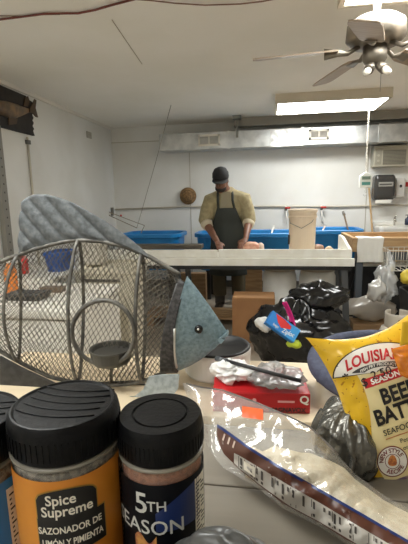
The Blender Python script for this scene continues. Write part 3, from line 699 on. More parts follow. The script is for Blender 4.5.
# cap, beard, eyes
m_cap = mat('cap_black', (34, 33, 34), .75)
cp = MB().lathe([(.092, -.012), (.096, .01), (.092, .05), (.07, .09), (.035, .11), (.002, .115)], hc + Rh @ Vector((0, .012, .035)), 24, Rh, 1, 1.14)
cap = cp.build('cap', m_cap, t, smooth=True)
def brim(u, v):
    a = radians(200+140*u); k = .085+.0*v; x = .09*cos(a); y = .012+.104*sin(a)
    return hp(x*(1+.08*v), y-.085*v*max(.2, sin(pi*u))**.6, .032-.004*v-.022*(cos(a)**2)*v)
MB().grid(brim, 16, 5).build('brim', m_cap, cap, smooth=True, solid=.005)
g = MB().ball(hp(0, -.038, -.075), (.066, .068, .056), 18, Rh)
g.v = [p if (Rh.transposed() @ (p-hc)).z < -.055 else hp(0, -.038, -.075) + (p-hp(0, -.038, -.075))*.5 for p in g.v]
lab(g.build('beard', mat('beard', (38, 30, 26), .9), t, smooth=True), 'short dark beard')
for s in (-1, 1): MB().ball(hp(.03*s, -.088, -.002), .011, 10).build('eye', mat('eye_dark', (50, 40, 36), .3), t, smooth=True)

# ------------------------------------------------------------------ black trash bag and things on it
m_trash = mat('black_film', (16, 16, 17), .22, spec=.6, bump=.12, bs=14)
c = U(298, 335, y=3.25)
def sack(p, q):
    k = 1.0 if p.z < .15 else 1-.42*(p.z-.15)/.85
    return Vector((q.x*k, q.y*k, max(q.z, -.30)))
bag('trash_bag', 'big black trash bag bulging on the floor in front of the bench', 'bag', (c.x, 3.25, .312), (.37, .30, .29), 2, m_trash, .10, 3.6, 64, sack)
c1 = U(312, 304, y=3.22)
bag('trash_bag', 'smaller black bag heaped on the right of the big trash bag', 'bag', (c1.x+.08, 3.40, c1.z+.02), (.23, .16, .12), 7, m_trash, .06, 5.5, 44)
c = U(282, 327, y=2.93)
Rb = RM @ Matrix.Rotation(radians(-36), 3, 'Z') @ Matrix.Rotation(radians(-22), 3, 'X') 
t = thing('blue_carton', 'blue and red carton of bags lying on the black trash bag', 'carton', c)
M4 = Matrix.Translation(c) @ Rb.to_4x4()
w_, h_, d_ = .125, .056, .025
MB().box((-w_, -h_, -d_), (w_, h_, d_), M4).build('body', mat('carton_blue', (28, 120, 196), .4), t, bevel=.003)
cp = lambda x, y, z=d_+.001: M4 @ Vector((x, y, z))
MB().add([cp(-.095, .05), cp(-.02, .05), cp(.06, .035), (cp(.055, .012)), cp(-.01, -.02), cp(-.05, .0)], [(5, 4, 3, 2, 1, 0)]).build('red_patch', mat('carton_red', (206, 44, 40), .4), t)
MB().add([cp(.045, .052), cp(w_-.001, .052), cp(w_-.001, -.052), cp(.03, -.052), cp(.06, 0)], [(4, 3, 2, 1, 0)]).build('pale_panel', mat('carton_pale', (60, 150, 214), .4), t)
words('Ziploc', .05, lambda x, y: cp(.055+y*-0+x*.75, y-.02+x*.15, d_+.0022), 'lettering', m_white, t, .01)
words('bags', .028, lambda x, y: cp(-.05+x, y-.03, d_+.0022), 'lettering', m_white, t, .01)
c = U(263, 324, y=3.02)
bag('tissue', 'crumpled white tissue on the left side of the trash bag', 'tissue', c, (.06, .04, .055), 9, mat('tissue', (236, 234, 230), .8), .03, 16, 24)
t = MB().grid(lambda u, v: U(285+9*u-3*v+5*sin(3*u)*.3, 303+26*u+1*v, y=2.995+.03*sin(u*3)) + Vector((.055*v-.02, .01*sin(v*5), .02*v)), 12, 6).build('pink_wrapper', mat('pink', (226, 44, 132), .4), smooth=True, solid=.004)
tag(t, 'bright pink wrapper sticking up between the carton and the trash bag', 'wrapper')
c = U(294, 344, y=2.93)
bag('lime_packet', 'lime green and yellow packet below the blue carton', 'packet', c, (.055, .03, .03), 11, mat('lime', (190, 206, 60), .4), .015, 16, 20)

# ------------------------------------------------------------------ left clutter seen through the mesh
m_chest = mat('chest_white', (226, 222, 212), .35)
xr = U(78, 315, y=1.95).x
t = thing('chest_freezer', 'white chest freezer behind the metal fish', 'freezer', (xr-.5, 2.25, 0))
MB().box((xr-1.0, 1.92, .04), (xr, 2.56, .775)).build('cabinet', m_chest, t, bevel=.012)
MB().box((xr-1.01, 1.905, .782), (xr+.01, 2.57, .84)).build('lid', m_chest, t, bevel=.015)
MB().box((xr-.97, 1.95, .001), (xr-.03, 2.53, .039)).build('plinth', m_black, t)
a = U(26, 309, y=2.1)
t = thing('black_tray', 'black wire tray on the white freezer lid', 'tray', (a.x, 2.12, .842))
MB().rrect(a.x-.11, a.x+.13, 2.04, 2.2, [(.02, .842), (0, .875), (.008, .875), (.026, .85)], .03).build('shell', m_black, t)
g = MB()
for i in range(7): g.tube([(a.x-.09+i*.03, 2.05, .878), (a.x-.09+i*.03, 2.19, .878)], .004, 5)
g.build('wires', m_steel, t)
a = U(53, 294, y=2.3)
tag(MB().box((a.x-.07, 2.27, .8405), (a.x+.07, 2.34, .872)).build('wood_scrap', wood('old_wood', (120, 100, 80), (96, 80, 64), (30, 30, 4)), bevel=.003), 'short brown wood scrap on the white freezer lid', 'wood scrap')
a = U(8, 300, y=2.2)
t = thing('orange_bottle', 'orange bottle on the freezer near the left edge', 'bottle', (a.x, 2.25, .841))
MB().lathe([(.035, .841), (.038, .85), (.038, .98), (.016, 1.02), (.016, 1.03)], (a.x, 2.25, 0), 18).build('bottle_body', mat('orange_plastic', (222, 128, 48), .35), t, smooth=True)
MB().lathe([(.019, 1.03), (.019, 1.055), (.002, 1.056)], (a.x, 2.25, 0), 14).build('cap', m_white, t)
a = U(24, 265, y=3.0)
t = thing('fire_extinguisher', 'small red extinguisher seen through the mesh at the left', 'fire extinguisher', (a.x, 3.0, .8))
zz = a.z-.07
t.location = (a.x, 3.0, zz); BASE[t.name] = Vector((a.x, 3.0, zz))
MB().lathe([(.03, zz), (.034, zz+.01), (.034, zz+.115), (.02, zz+.14), (.012, zz+.15)], (a.x, 3.0, 0), 18).build('cylinder', m_red, t, smooth=True)
MB().box((a.x-.012, 2.97, zz+.15), (a.x+.02, 3.03, zz+.17)).build('valve_head', m_black, t)
tz = zz
t = thing('shelf_table', 'plain beige side table behind the freezer', 'table', (-1.7, 3.0, 0))
MB().box((-2.2, 2.75, tz-.03), (U(52, 275, y=2.8).x, 3.4, tz-.001)).build('top', m_bench, t, bevel=.004)
xe = U(52, 275, y=2.8).x
for lx in (-2.15, xe-.08):
    for ly in (2.78, 3.32): MB().box((lx, ly, .001), (lx+.05, ly+.05, tz-.031)).build('leg', m_bench, t)
a, b = U(44, 262, y=3.1), U(76, 262, y=3.1)
t = MB().rrect(a.x, b.x-.09, 3.05, 3.35, [(.03, tz), (.008, tz+.13), (0, tz+.135), (0, tz+.16), (.02, tz+.16), (.045, tz+.01)], .06).build('blue_basin', mat('blue_dark', (38, 84, 158), .4))
tag(t, 'blue basin on the beige side table seen through the mesh', 'basin')
a, b = U(83, 300, y=2.8), U(134, 300, y=2.8)
t = thing('cream_bin', 'tall cream plastic bin behind the ring opening of the metal fish', 'bin', ((a.x+b.x)/2, 3.0, 0))
m_cb = mat('cream_bin', (206, 198, 178), .45)
zt = U(100, 268, y=2.8).z
MB().rrect(a.x, b.x, 2.8, 3.2, [(.04, .001), (.0, zt-.05), (-.012, zt-.045), (-.012, zt), (.02, zt), (.02, zt-.02)], .06).build('shell', m_cb, t)
MB().box((a.x+.03, 2.794, zt-.105), (b.x-.10, 2.803, zt-.085)).build('hand_slot', m_dk, t)
a2, b2 = U(80, 250, y=2.95), U(101, 250, y=2.95)
t = MB().rrect(a2.x, b2.x, 2.92, 3.1, [(.01, zt+.001), (0, zt+.02), (0, zt+.17), (.012, zt+.19), (.05, zt+.2)], .03).build('white_canister', mat('grey_white', (190, 184, 172), .5))
tag(t, 'off white canister on the lid of the cream bin', 'canister')

# ------------------------------------------------------------------ beige table
TZ = .75
m_tab = mat('table_beige', (214, 196, 166), .5, col2=(204, 186, 156), vs=6)
m_apron = mat('table_edge', (190, 190, 186), .45)
t = thing('beige_table', 'beige topped table carrying the metal fish', 'table', (-.2, 1.4, 0))
MB().box((-1.05, 1.12, TZ-.03), (.95, 1.56, TZ)).build('top', m_tab, t, bevel=.004)
MB().box((-1.03, 1.115, TZ-.10), (.93, 1.135, TZ-.031)).build('front_edge', m_apron, t, bevel=.003)
for lx in (-1.0, .85):
    for ly in (1.15, 1.5): MB().box((lx, ly, .001), (lx+.045, ly+.04, TZ-.031)).build('leg', m_steel, t)

# ------------------------------------------------------------------ metal fish
YFISH = 1.27
def FP(px, py, off=0.0):
    p = U(px, py, y=YFISH); return p + Vector((0, -off, 0))
top_o = [(-48, 306), (-40, 288), (-25, 275), (0, 262), (30, 250.5), (55, 243.5), (75, 240), (100, 241), (125, 246.5), (150, 257), (165, 266), (184, 277)]
bot_o = [(-48, 308), (-40, 325), (-25, 338), (0, 351), (20, 362.5), (50, 377), (75, 382.5), (100, 385), (125, 384.5), (145, 381), (165, 372), (184, 362)]
def thick(px): return .055*max(0.0, 1-((px-90)/145.0)**2)**.5
def skinpt(px, v, side=1):
    yt, yb = lerp_poly(top_o, px), lerp_poly(bot_o, px)
    return FP(px, yb+(yt-yb)*v, side*thick(px)*max(0, sin(pi*v))**.7)
def FPz(p, off): 
    q = FP(*p, off); q.z = max(q.z, TZ+.001); return q
t = thing('metal_fish', 'large metal mesh fish lantern with a blue grey head on the beige table', 'fish sculpture', (FP(90, 408).x, YFISH, TZ))
m_mesh = mat('mesh_metal', (124, 117, 105), .5, metal=.4, col2=(82, 76, 68), vs=30)
m_rib = mat('rib_metal', (118, 115, 108), .5, metal=.4, col2=(88, 86, 82), vs=25)
m_galv = mat('fin_zinc', (112, 116, 118), .65, metal=.1, col2=(84, 88, 90), vs=60, bump=.2, bs=120, ramp=(.35, .65))
def right_lim(v): # slanted front of the mesh where the collar begins
    return 163+ (182-163)*v**1.1 - 2*sin(pi*v)
NX, NV = 84, 34
for side, nm in ((1, 'front_mesh'), (-1, 'rear_mesh')):
    g = MB(); vid = {}
    def vtx(i, j):
        if (i, j) not in vid:
            v = j/NV; x0 = -48; px = x0+(right_lim(v)-x0)*i/NX
            g.v.append(skinpt(px, v, side)); vid[(i, j)] = (len(g.v)-1, px, lerp_poly(bot_o, px)+(lerp_poly(top_o, px)-lerp_poly(bot_o, px))*v)
        return vid[(i, j)]
    for i in range(0, NX-1):
        for j in range(1, NV):
            if (i+j) % 2: continue
            q = [vtx(i, j), vtx(i+1, j-1), vtx(i+2, j), vtx(i+1, j+1)]
            cx_, cy_ = sum(a[1] for a in q)/4, sum(a[2] for a in q)/4
            if side == 1 and ((cx_-110)/30)**2+((cy_-328)/32)**2 < 1: continue
            g.f.append(tuple(a[0] for a in q))
    o = g.build(nm, m_mesh, t)
    w = o.modifiers.new('w', 'WIREFRAME'); w.thickness = .0031; w.use_replace = True; w.use_even_offset = False
g = MB().tube([FP(x, lerp_poly(top_o, x)) for x in range(-48, 185, 6)], .0075, 8); g.build('top_frame', m_rib, t, smooth=True)
g = MB().tube([FP(x, lerp_poly(bot_o, x)) for x in range(-48, 170, 6)], .0075, 8); g.build('bottom_frame', m_rib, t, smooth=True)
for rx, bow in ((15, 5), (77, 2), (141, 1)):
    for side in (1, -1):
        MB().tube([skinpt(rx+bow*(1-(2*v/20-1)**2)*-1+bow*.5, v/20, side) + Vector((0, -.004*side, 0)) for v in range(21)], [(.0065, .004)]*21, 8, up=(1, 0, 0)).build('rib', m_rib, t, smooth=True)
# round opening
rc = skinpt(104, .40); rr = 30*YFISH/408*1.0
def ringpt(a, k=1.0):
    px, py = 110+30*k*cos(a), 328-32*k*sin(a); v = (py-lerp_poly(bot_o, px))/(lerp_poly(top_o, px)-lerp_poly(bot_o, px)); return skinpt(px, v) + Vector((0, -.006, 0))
MB().tube([ringpt(2*pi*i/40) for i in range(40)], .0075, 8, closed=True).build('opening_ring', m_rib, t, smooth=True)
# candle dish
dc = FP(111, 353)
m_dish = mat('dish_dark', (88, 86, 80), .5, metal=.4)
MB().lathe([(.002, -.032), (.06, -.032), (.068, -.02), (.070, .014), (.074, .016), (.073, .02), (.066, .018), (.062, .004), (.002, .002)], dc, 30).build('candle_dish', m_dish, t, smooth=False)
MB().tube([dc+Vector((0, 0, -.03)), FP(111, 384)], .006, 8).build('dish_post', m_rib, t, smooth=True)
# collar and head
colL = [(372, 161), (360, 160.5), (340, 162), (320, 166), (300, 172), (279, 178)]
def colR(v): return 178 - 3.5*sin(pi*v)*1.0 + 9*v**1.5
def colLx(v): return 161.5 + 17*v**1.3 - 2*sin(pi*v)*.5
m_coll = mat('collar_dark', (52, 51, 51), .55, metal=.2, col2=(82, 80, 80), vs=90)
def hthick(k, v): return (.048*(1-k)**.75+.006*k)*max(0, sin(pi*v))**.6
def collar_pt(side):
    def f(u, v):
        px = colLx(v)+(colR(v)-colLx(v))*u; yb = 372.5; yt = 279+5*u
        return FP(px, yb+(yt-yb)*v, side*((.052-.004*u)*max(0, sin(pi*v))**.6+.004))
    return f
g = MB(); g.grid(collar_pt(1), 8, 24); g.grid(collar_pt(-1), 8, 24)
lab(g.build('collar', m_coll, t, smooth=True, solid=.004), 'dark speckled collar behind the head')
m_head = mat('head_blue', (136, 158, 166), .5, metal=.1, col2=(98, 120, 128), vs=90, bump=.15, bs=150, ramp=(.3, .7))
def head_pt(side):
    def f(u, v):
        xl = colR(v)+.2; yl = 371+(276-371)*v
        xr = 222+ (226-222)*v; yr = 342+(330-342)*v
        k = u
        px = xl+(xr-xl)*k; py = yl+(yr-yl)*k + 3.5*sin(pi*k)*(1-v)*1.0 - 1.5*sin(pi*k)*v
        return FP(px, py, side*hthick(k, v))
    return f
g = MB(); g.grid(head_pt(1), 20, 24); g.grid(head_pt(-1), 20, 24)
head = lab(g.build('head', m_head, t, smooth=True), 'pale blue grey speckled head')
MB().tube([head_pt(1)(.005, v/16) + Vector((0, -.003, 0)) for v in range(1, 9)], .0045, 8).build('gill_edge', mat('gill_white', (214, 214, 206), .4), head, smooth=True)
ey = head_pt(1)(.53, .56); ey = min((head_pt(1)(u/40, v/40) for u in range(8, 40) for v in range(4, 38)), key=lambda p: (p-U(199, 329.5, y=p.y)).length)
MB().lathe([(.014, 0), (.0135, .006), (.008, .009), (.002, .0095)], ey, 20, Matrix.Rotation(pi/2, 3, 'X')).build('eye', mat('eye_black', (14, 14, 14), .25), head, smooth=True)
MB().ball(ey+Vector((-.0, -.0098, .002)), .0035, 8).build('eye_glint', m_white, head, smooth=True)
MB().prism([FP(*p, .02) for p in [(227, 331), (228.5, 334), (222, 336.5), (225.5, 337.5), (221.5, 342), (218, 338)]], (0, .04, 0)).build('mouth', m_head, head)
# dorsal fin
dtop = [(19.5, 253), (19.8, 240), (20.5, 225), (21.5, 210), (23.5, 202), (28, 197), (36, 194.5), (48, 194.5), (58, 197), (70, 201.5), (82, 207), (94, 213.5), (106, 221), (118, 229.5), (130, 238.5), (140, 246.5), (148, 254)]
dbot = [(21, 254), (24, 253), (27, 252), (31, 250.5), (36, 249), (42, 247.5), (48, 246), (55, 244), (62, 242.5), (70, 241), (80, 240), (90, 240.5), (100, 241.5), (112, 243.5), (124, 246.5), (136, 251), (149, 257)]
def fin(u, v):
    k = u*(len(dtop)-1); i = min(int(k), len(dtop)-2); f = k-i
    a = Vector(dtop[i]).lerp(Vector(dtop[i+1]), f); b = Vector(dbot[i]).lerp(Vector(dbot[i+1]), f)
    p = b.lerp(a, v); ph_ = (p.x*.9 + (254-p.y)*.55)/14.0
    k2 = 1.1*p.x-p.y+.0022*(p.x-60)**2*-1; q2 = abs(sin(pi*k2/21))**.8
    return FP(p.x, p.y, .011*q2*min(1, v*4+.2))
lab(MB().grid(fin, 96, 24).build('dorsal_fin', m_galv, t, smooth=True, solid=.004), 'mottled grey fluted fin')
m_pf = mat('fin_pale', (176, 186, 190), .5, metal=.1, col2=(150, 160, 164), vs=60)
lab(MB().prism([FPz(p, .062) for p in [(154, 369), (168, 367), (183, 367), (182, 380), (175, 392), (166, 402), (140, 409), (136, 404), (140, 393), (148, 382)]], (0, .005, 0)).build('pectoral_fin', m_pf, t), 'pale blue grey pectoral fin')
m_df = mat('fin_dark', (66, 66, 66), .5, metal=.3, col2=(52, 52, 52), vs=30)
lab(MB().prism([FPz(p, .03) for p in [(5, 353), (30, 366), (60, 380), (92, 385), (60, 396), (40, 408), (8, 410), (6, 390)]], (0, .006, 0)).build('belly_fin', m_df, t), 'dark grey belly fin the fish stands on')
MB().prism([FP(*p) for p in [(-46, 300), (-80, 262), (-92, 270), (-84, 307), (-92, 345), (-80, 352), (-46, 312)]], (0, .006, 0)).build('tail_fin', m_galv, t)
MB().prism([FPz(p, -.03) for p in [(60, 384), (92, 386), (130, 384), (150, 410), (60, 410)]], (0, -.006, 0)).build('rear_foot', m_df, t)

# ------------------------------------------------------------------ things on the beige table
# white oval pot
a, b = U(184, 365, y=1.44), U(251, 365, y=1.44)
cx = (a.x+b.x)/2; r = (b.x-a.x)/2; cy = 1.44; zt = U(220, 360, y=1.31).z
t = thing('white_pot', 'white oval pot with a black lining beside the head of the metal fish', 'pot', (cx, cy, TZ))
MB().lathe([(.002, TZ+.001), (r*.9, TZ+.001), (r*.96, TZ+.012), (r, zt-.01), (r*.99, zt), (r*.9, zt), (r*.9, zt-.02), (r*.86, TZ+.02), (.002, TZ+.016)], (cx, cy, 0), 40, None, 1, .95).build('shell', mat('pot_white', (226, 226, 222), .25), t, smooth=False, bevel=.002)
MB().lathe([(r*.985, zt+.0005), (r*.96, zt+.008), (r*.86, zt+.006), (r*.84, TZ+.03), (.002, TZ+.024)], (cx, cy, 0), 40, None, 1, .95).build('black_lining', m_black, t, smooth=True)
# red box
a, b = U(212, 408, y=1.17), U(308, 412, y=1.17)
t = thing('red_carton', 'flat red electronics carton under the plastic bags on the beige table', 'carton', ((a.x+b.x)/2, 1.24, TZ))
zt = TZ+.065
m_rbox = mat('carton_red_gloss', (188, 28, 34), .35, col2=(170, 22, 28), vs=6)
Mr = Matrix.Translation(((a.x+b.x)/2, 1.24, 0)) @ Matrix.Rotation(radians(4), 4, 'Z')
hw = (b.x-a.x)/2
MB().box((-hw, -.085, TZ+.001), (hw, .105, zt), Mr).build('body', m_rbox, t, bevel=.002)
MB().box((-hw+.005, -.0862, TZ+.004), (hw-.003, -.0848, TZ+.02), Mr).build('dark_band', mat('carton_maroon', (150, 24, 28), .4), t)
words('MAGNAVOX', .021, lambda x, y: Mr @ Vector((hw-.068+x, -.0870, TZ+.012+y)), 'lettering', mat('ink_black', (16, 12, 12), .5), t, .03, sx=.9)
MB().lathe([(.006, 0), (.006, .0016)], Mr @ Vector((-.02, -.0848, TZ+.042)), 12, Matrix.Rotation(pi/2, 3, 'X')).build('round_mark', mat('mark_pale', (214, 160, 160), .4), t)
MB().box((.05, -.0862, TZ+.036), (.10, -.0848, TZ+.042), Mr).build('white_strip', mat('mark_pale', (214, 160, 160), .4), t)
words('Q', .034, lambda x, y: Mr @ Vector((hw-.018+x, -.0870, TZ+.046+y)), 'emblem', m_white, t, .03)
# bags on the carton
c = U(226, 372, y=1.2)
bag('grocery_bag', 'white crumpled plastic bag on the left end of the red carton', 'bag', (c.x+.02, 1.235, TZ+.097), (.075, .045, .030), 12, mat('bag_white', (236, 236, 234), .3), .032, 22, 56)
c = U(276, 383, y=1.2)
bag('grocery_bag', 'thin grey see-through plastic bag draped over the red carton', 'bag', (c.x, 1.215, TZ+.094), (.085, .07, .026), 15, film('bag_grey', (150, 148, 146), .6, .12, .2, 30), .03, 22, 56)
p, q = U(219, 359, y=1.24), U(301, 381, y=1.13)
t = thing('black_rod', 'thin black rod lying across the plastic bags and the white pot', 'rod', q)
MB().tube([p, q], .006, 10).build('shaft', m_black, t, smooth=True)
d = (q-p).normalized(); MB().tube([p-d*.012, p+d*.03], .008, 10).build('end_cap', m_steel, t, smooth=True)
# blue grey padded ring
m_foam = mat('foam_blue', (86, 90, 110), .9, bump=.2, bs=120, col2=(76, 80, 98), vs=60)
m_net = mat('ring_inner', (24, 24, 25), .85)
cen = U(384, 372, y=1.33)
def ring_c(a):
    x = .23*cos(a); s = sin(a)
    return Vector((.39+x*(1+.06*s), 1.33+.125*s, TZ+.098+.06*s))
t = thing('padded_ring', 'blue grey foam padded ring tilted on the table behind the seasoning bag', 'padded ring', (cen.x, 1.34, TZ))
MB().tube([ring_c(2*pi*i/56) for i in range(56)], [.026-.008*sin(2*pi*i/56) for i in range(56)], 16, closed=True).build('foam_tube', m_foam, t, smooth=True)
cc = Vector((.39, 1.33, TZ+.05))
MB().grid(lambda u, v: cc.lerp(ring_c(2*pi*u), .05+.93*v) + Vector((0, .0, -.02*(1-v*v))), 40, 8, True).build('dark_seat', m_net, t, smooth=True, solid=.004)
for a_ in (.5, 2.6): 
    p = ring_c(a_); MB().tube([p+Vector((0, 0, -.02)), Vector((p.x, p.y, TZ+.002))], .014, 10).build('support_leg', m_black, t, smooth=True)

# ------------------------------------------------------------------ front shelf
SZ = 1.125
m_shelf = wood('shelf_grey', (136, 129, 117), (116, 109, 98), (2, 14, 10), .5)
t = thing('plank_shelf', 'grey plank shelf across the front holding the jars and food bags', 'shelf', (0, .25, 0))
for i in range(4): MB().box((-.75, .035+.105*i, SZ-.02), (.85, .035+.105*i+.1035, SZ)).build('plank', m_shelf, t, bevel=.0015)
for lx in (-.72, .78):
    for ly in (.05, .41): MB().box((lx, ly, .001), (lx+.04, ly+.03, SZ-.021)).build('leg', m_steel, t)

# ------------------------------------------------------------------ spice jars
m_lid = mat('lid_black', (12, 12, 13), .4, spec=.18, bump=.06, bs=300)
m_glass = clear('jar_clear', (196, 190, 180), .16, .1)
m_rim = mat('jar_rim', (150, 144, 132), .25, alpha=.75)
def jar(name, label, px, py, d, rad, lidh, cat='spice jar'):
    c = U(px, py, d=d)
    t = thing(name, label, cat, (c.x, c.y, SZ), 'spice jars on the front shelf')
    zt = c.z
    fx = Vector((-c.x, -c.y, 0)).normalized(); ang0 = atan2(fx.y, fx.x)
    return t, c, zt, ang0
def cyl(c, ang0, r):     # (arc metres to the right as seen, z) -> point
    return lambda x, z: Vector((c.x+r*cos(ang0+x/r), c.y+r*sin(ang0+x/r), z))
def patch(fn, x0, x1, z0, z1, n=24):
    return MB().grid(lambda u, v: fn(x0+(x1-x0)*u, z0+(z1-z0)*v), n, 6)
def jar_body(t, c, zt, lidh, r, fill_m, fill_top, ridges=60, style=0):
    zl = zt-lidh; R = r
    # lid
    prof = [(R*.97, zl), (R*1.0, zl+.002), (R*1.0, zt-.006), (R*.975, zt-.002), (R*.93, zt)]
    if style: prof += [(R*.66, zt), (R*.64, zt-.0015), (R*.62, zt-.0015), (R*.60, zt), (.0005, zt+.0003)]
    else: prof += [(R*.9, zt+.0002), (R*.86, zt-.0008), (R*.6, zt-.0006), (.0005, zt-.0005)]
    lid = MB().lathe(prof, (c.x, c.y, 0), 72).build('lid', m_lid, t, smooth=True)
    q = lid.modifiers.new('e', 'EDGE_SPLIT'); q.split_angle = radians(35)
    if not style:
        e = MB()
        for q_ in range(5):
            e.tube([(c.x+R*.8*cos(a_), c.y+R*(-.5+.24*q_)+R*.18*cos(a_*1.0)**2, zt-.0004) for a_ in [pi*(.12+.76*w_/12) for w_ in range(13)]], .0005, 5)
        e.build('embossed_lines', m_lid, lid, smooth=True)
    g = MB()
    for i in range(ridges):
        a = 2*pi*i/ridges; g.box((-.0004, -.0003, zl+.003), (.0004, .0003, zt-.008), Matrix.Translation((c.x+R*1.0*cos(a), c.y+R*1.0*sin(a), 0)) @ Matrix.Rotation(a, 4, 'Z'))
    g.build('lid_ridges', m_lid, lid)
    br = R*.97; nk = R*.93
    MB().lathe([(.001, SZ+.001), (br*.93, SZ+.001), (br, SZ+.005), (br, zl-.007), (br*.99, zl-.005), (nk, zl-.003), (nk, zl-.0005)], (c.x, c.y, 0), 64).build('jar_body', m_glass, t, smooth=True)
    MB().lathe([(.001, SZ+.004), (br*.94, SZ+.004), (br*.96, SZ+.008), (br*.955, fill_top-.004), (br*.93, fill_top), (.001, fill_top)], (c.x, c.y, 0), 48).build('seasoning', fill_m, t, smooth=True)
    MB().lathe([(R*.96, zl-.0032), (R*1.0, zl-.0027), (R*1.0, zl-.0014), (R*.96, zl-.0008)], (c.x, c.y, 0), 64).build('neck_ring', m_rim, t, smooth=True)
    return br
m_or = mat('label_orange', (218, 142, 46), .4, col2=(196, 116, 32), vs=14)
m_lblk = mat('label_black', (24, 22, 20), .4); m_gold = mat('label_gold', (176, 136, 66), .35, metal=.3); m_cream = mat('print_cream', (232, 226, 210), .5)
# middle jar: Spice Supreme
r = .0325
t, c, zt, A = jar('spice_jar', 'wide spice jar with an orange label and a ridged black lid', 64, 402, .246, r, .02)
br = jar_body(t, c, zt, .0215, r, mat('pepper_mix', (138, 130, 116), .8, col2=(96, 90, 80), vs=260, ramp=(.45, .55)), zt-.026)
A += radians(-6)
f0 = cyl(c, A, br+.0006); z1 = zt-.0295; z0 = SZ+.006
lb = patch(f0, -.062, .062, z0, z1, 48).build('label', m_or, t, smooth=True)
f1 = cyl(c, A, br+.0009); f2 = cyl(c, A, br+.0012); f3 = cyl(c, A, br+.0016)
def badge(cx, z0, z1, w, fn, top=True, k=14):
    pts = [(cx-w, z0), (cx+w, z0)]
    if top: pts += [(cx+w*cos(pi*i/k), z1-(.006)+.006*sin(pi*i/k)+0) for i in range(0, k+1)]
    else: pts += [(cx+w, z1), (cx-w, z1)]
    n = 20; g = MB()
    # strip of columns so that it follows the curve of the jar
    def f(u, v):
        x = cx-w+2*w*u; zz1 = z1-.006+.006*sqrt(max(0, 1-((x-cx)/w)**2)) if top else z1
        return fn(x, z0+(zz1-z0)*v)
    return g.grid(f, n, 3)
cxl = .001
badge(cxl-.001, z1-.0235, z1-.0045, .0172, f1).build('badge_border', m_gold, lb)
badge(cxl-.001, z1-.0229, z1-.0051, .0166, f2).build('badge', m_lblk, lb)
badge(cxl+.001, z1-.0450, z1-.0222, .0196, f1, False).build('badge_border', m_gold, lb)
badge(cxl+.001, z1-.0444, z1-.0228, .0190, f2, False).build('badge', m_lblk, lb)
words('Spice', .0086, lambda x, y: f3(cxl-.004+x*.92, z1-.0112+y), 'lettering', m_cream, lb, .02)
words('Supreme', .0086, lambda x, y: f3(cxl-.001+x*.92, z1-.0182+y), 'lettering', m_cream, lb, .02)
words('SAZONADOR DE', .0058, lambda x, y: f3(cxl+x*.9, z1-.0298+y), 'lettering', m_cream, lb, .025, sx=.88)
words('LIMÓN Y PIMIENTA', .0058, lambda x, y: f3(cxl+.001+x*.84, z1-.0378+y), 'lettering', m_cream, lb, .025, sx=.82)
words('LEMON PEPPER', .005, lambda x, y: f3(cxl+x, z1-.048+y), 'lettering', m_cream, lb, .02) if False else None
g = patch(f1, .036, .05, z0, z1-.004, 8); nb = g.build('side_panel', mat('label_brown', (88, 56, 26), .4), lb)
g = MB()
for i in range(22): 
    z = z1-.010-i*.0032; g.add([f2(.037, z), f2(.049-.004*(i % 3 == 1), z), f2(.049-.004*(i % 3 == 1), z+.0012), f2(.037, z+.0012)], [(0, 1, 2, 3)])
g.build('small_print', mat('print_tan', (196, 164, 110), .5), lb)
# right jar: 5th Season
r = .0262
t, c, zt, A = jar('spice_jar', 'narrower spice jar with a dark navy label and brown seasoning under its black lid', 160, 412, .250, r, .02)
br = jar_body(t, c, zt, .0205, r, mat('brown_spice', (158, 98, 66), .8, col2=(128, 76, 50), vs=300), zt-.0215, style=1)
A += radians(-7)
f0 = cyl(c, A, br+.0006); f1 = cyl(c, A, br+.0009); f2 = cyl(c, A, br+.0013)
z1 = zt-.0305; z0 = SZ+.006
lb = patch(f0, -.052, .052, z0, z1, 48).build('label', mat('label_night', (14, 15, 20), .5, spec=.15), t, smooth=True)
def blob(u, v):
    return f1(-.002+.030*u, z1-.030+.012*v+.014*sin(pi*u*.5)*v)
MB().grid(blob, 14, 5).build('blue_swoosh', mat('label_navy', (28, 46, 96), .4), lb)
patch(f1, .0235, .036, z0, z1-.004, 8).build('white_panel', m_cream, lb)
g = MB()
for i in range(26):
    z = z1-.008-i*.0026; w = .0095 if i % 4 else .006
    g.add([f2(.0245, z), f2(.0245+w, z), f2(.0245+w, z+.001), f2(.0245, z+.001)], [(0, 1, 2, 3)])
g.build('small_print', m_lblk, lb)
words('5', .0185, lambda x, y: f2(-.0105+x, z1-.0125+y), 'lettering', mat('print_grey', (206, 206, 200), .4), lb, .012)
words('TH', .009, lambda x, y: f2(-.001+x, z1-.0135+y), 'lettering', mat('print_grey', (206, 206, 200), .4), lb, .01)
words('SEASON', .0130, lambda x, y: f2(-.0085+x, z1-.0275+y), 'lettering', mat('print_grey', (206, 206, 200), .4), lb, .008)
g = MB().grid(lambda u, v: f1(-.016+.014*u, z1-.046+.011*v+.003*sin(u*7)), 10, 5)
g.build('food_picture', mat('food_photo', (206, 150, 80), .5, col2=(150, 70, 60), vs=150), lb)
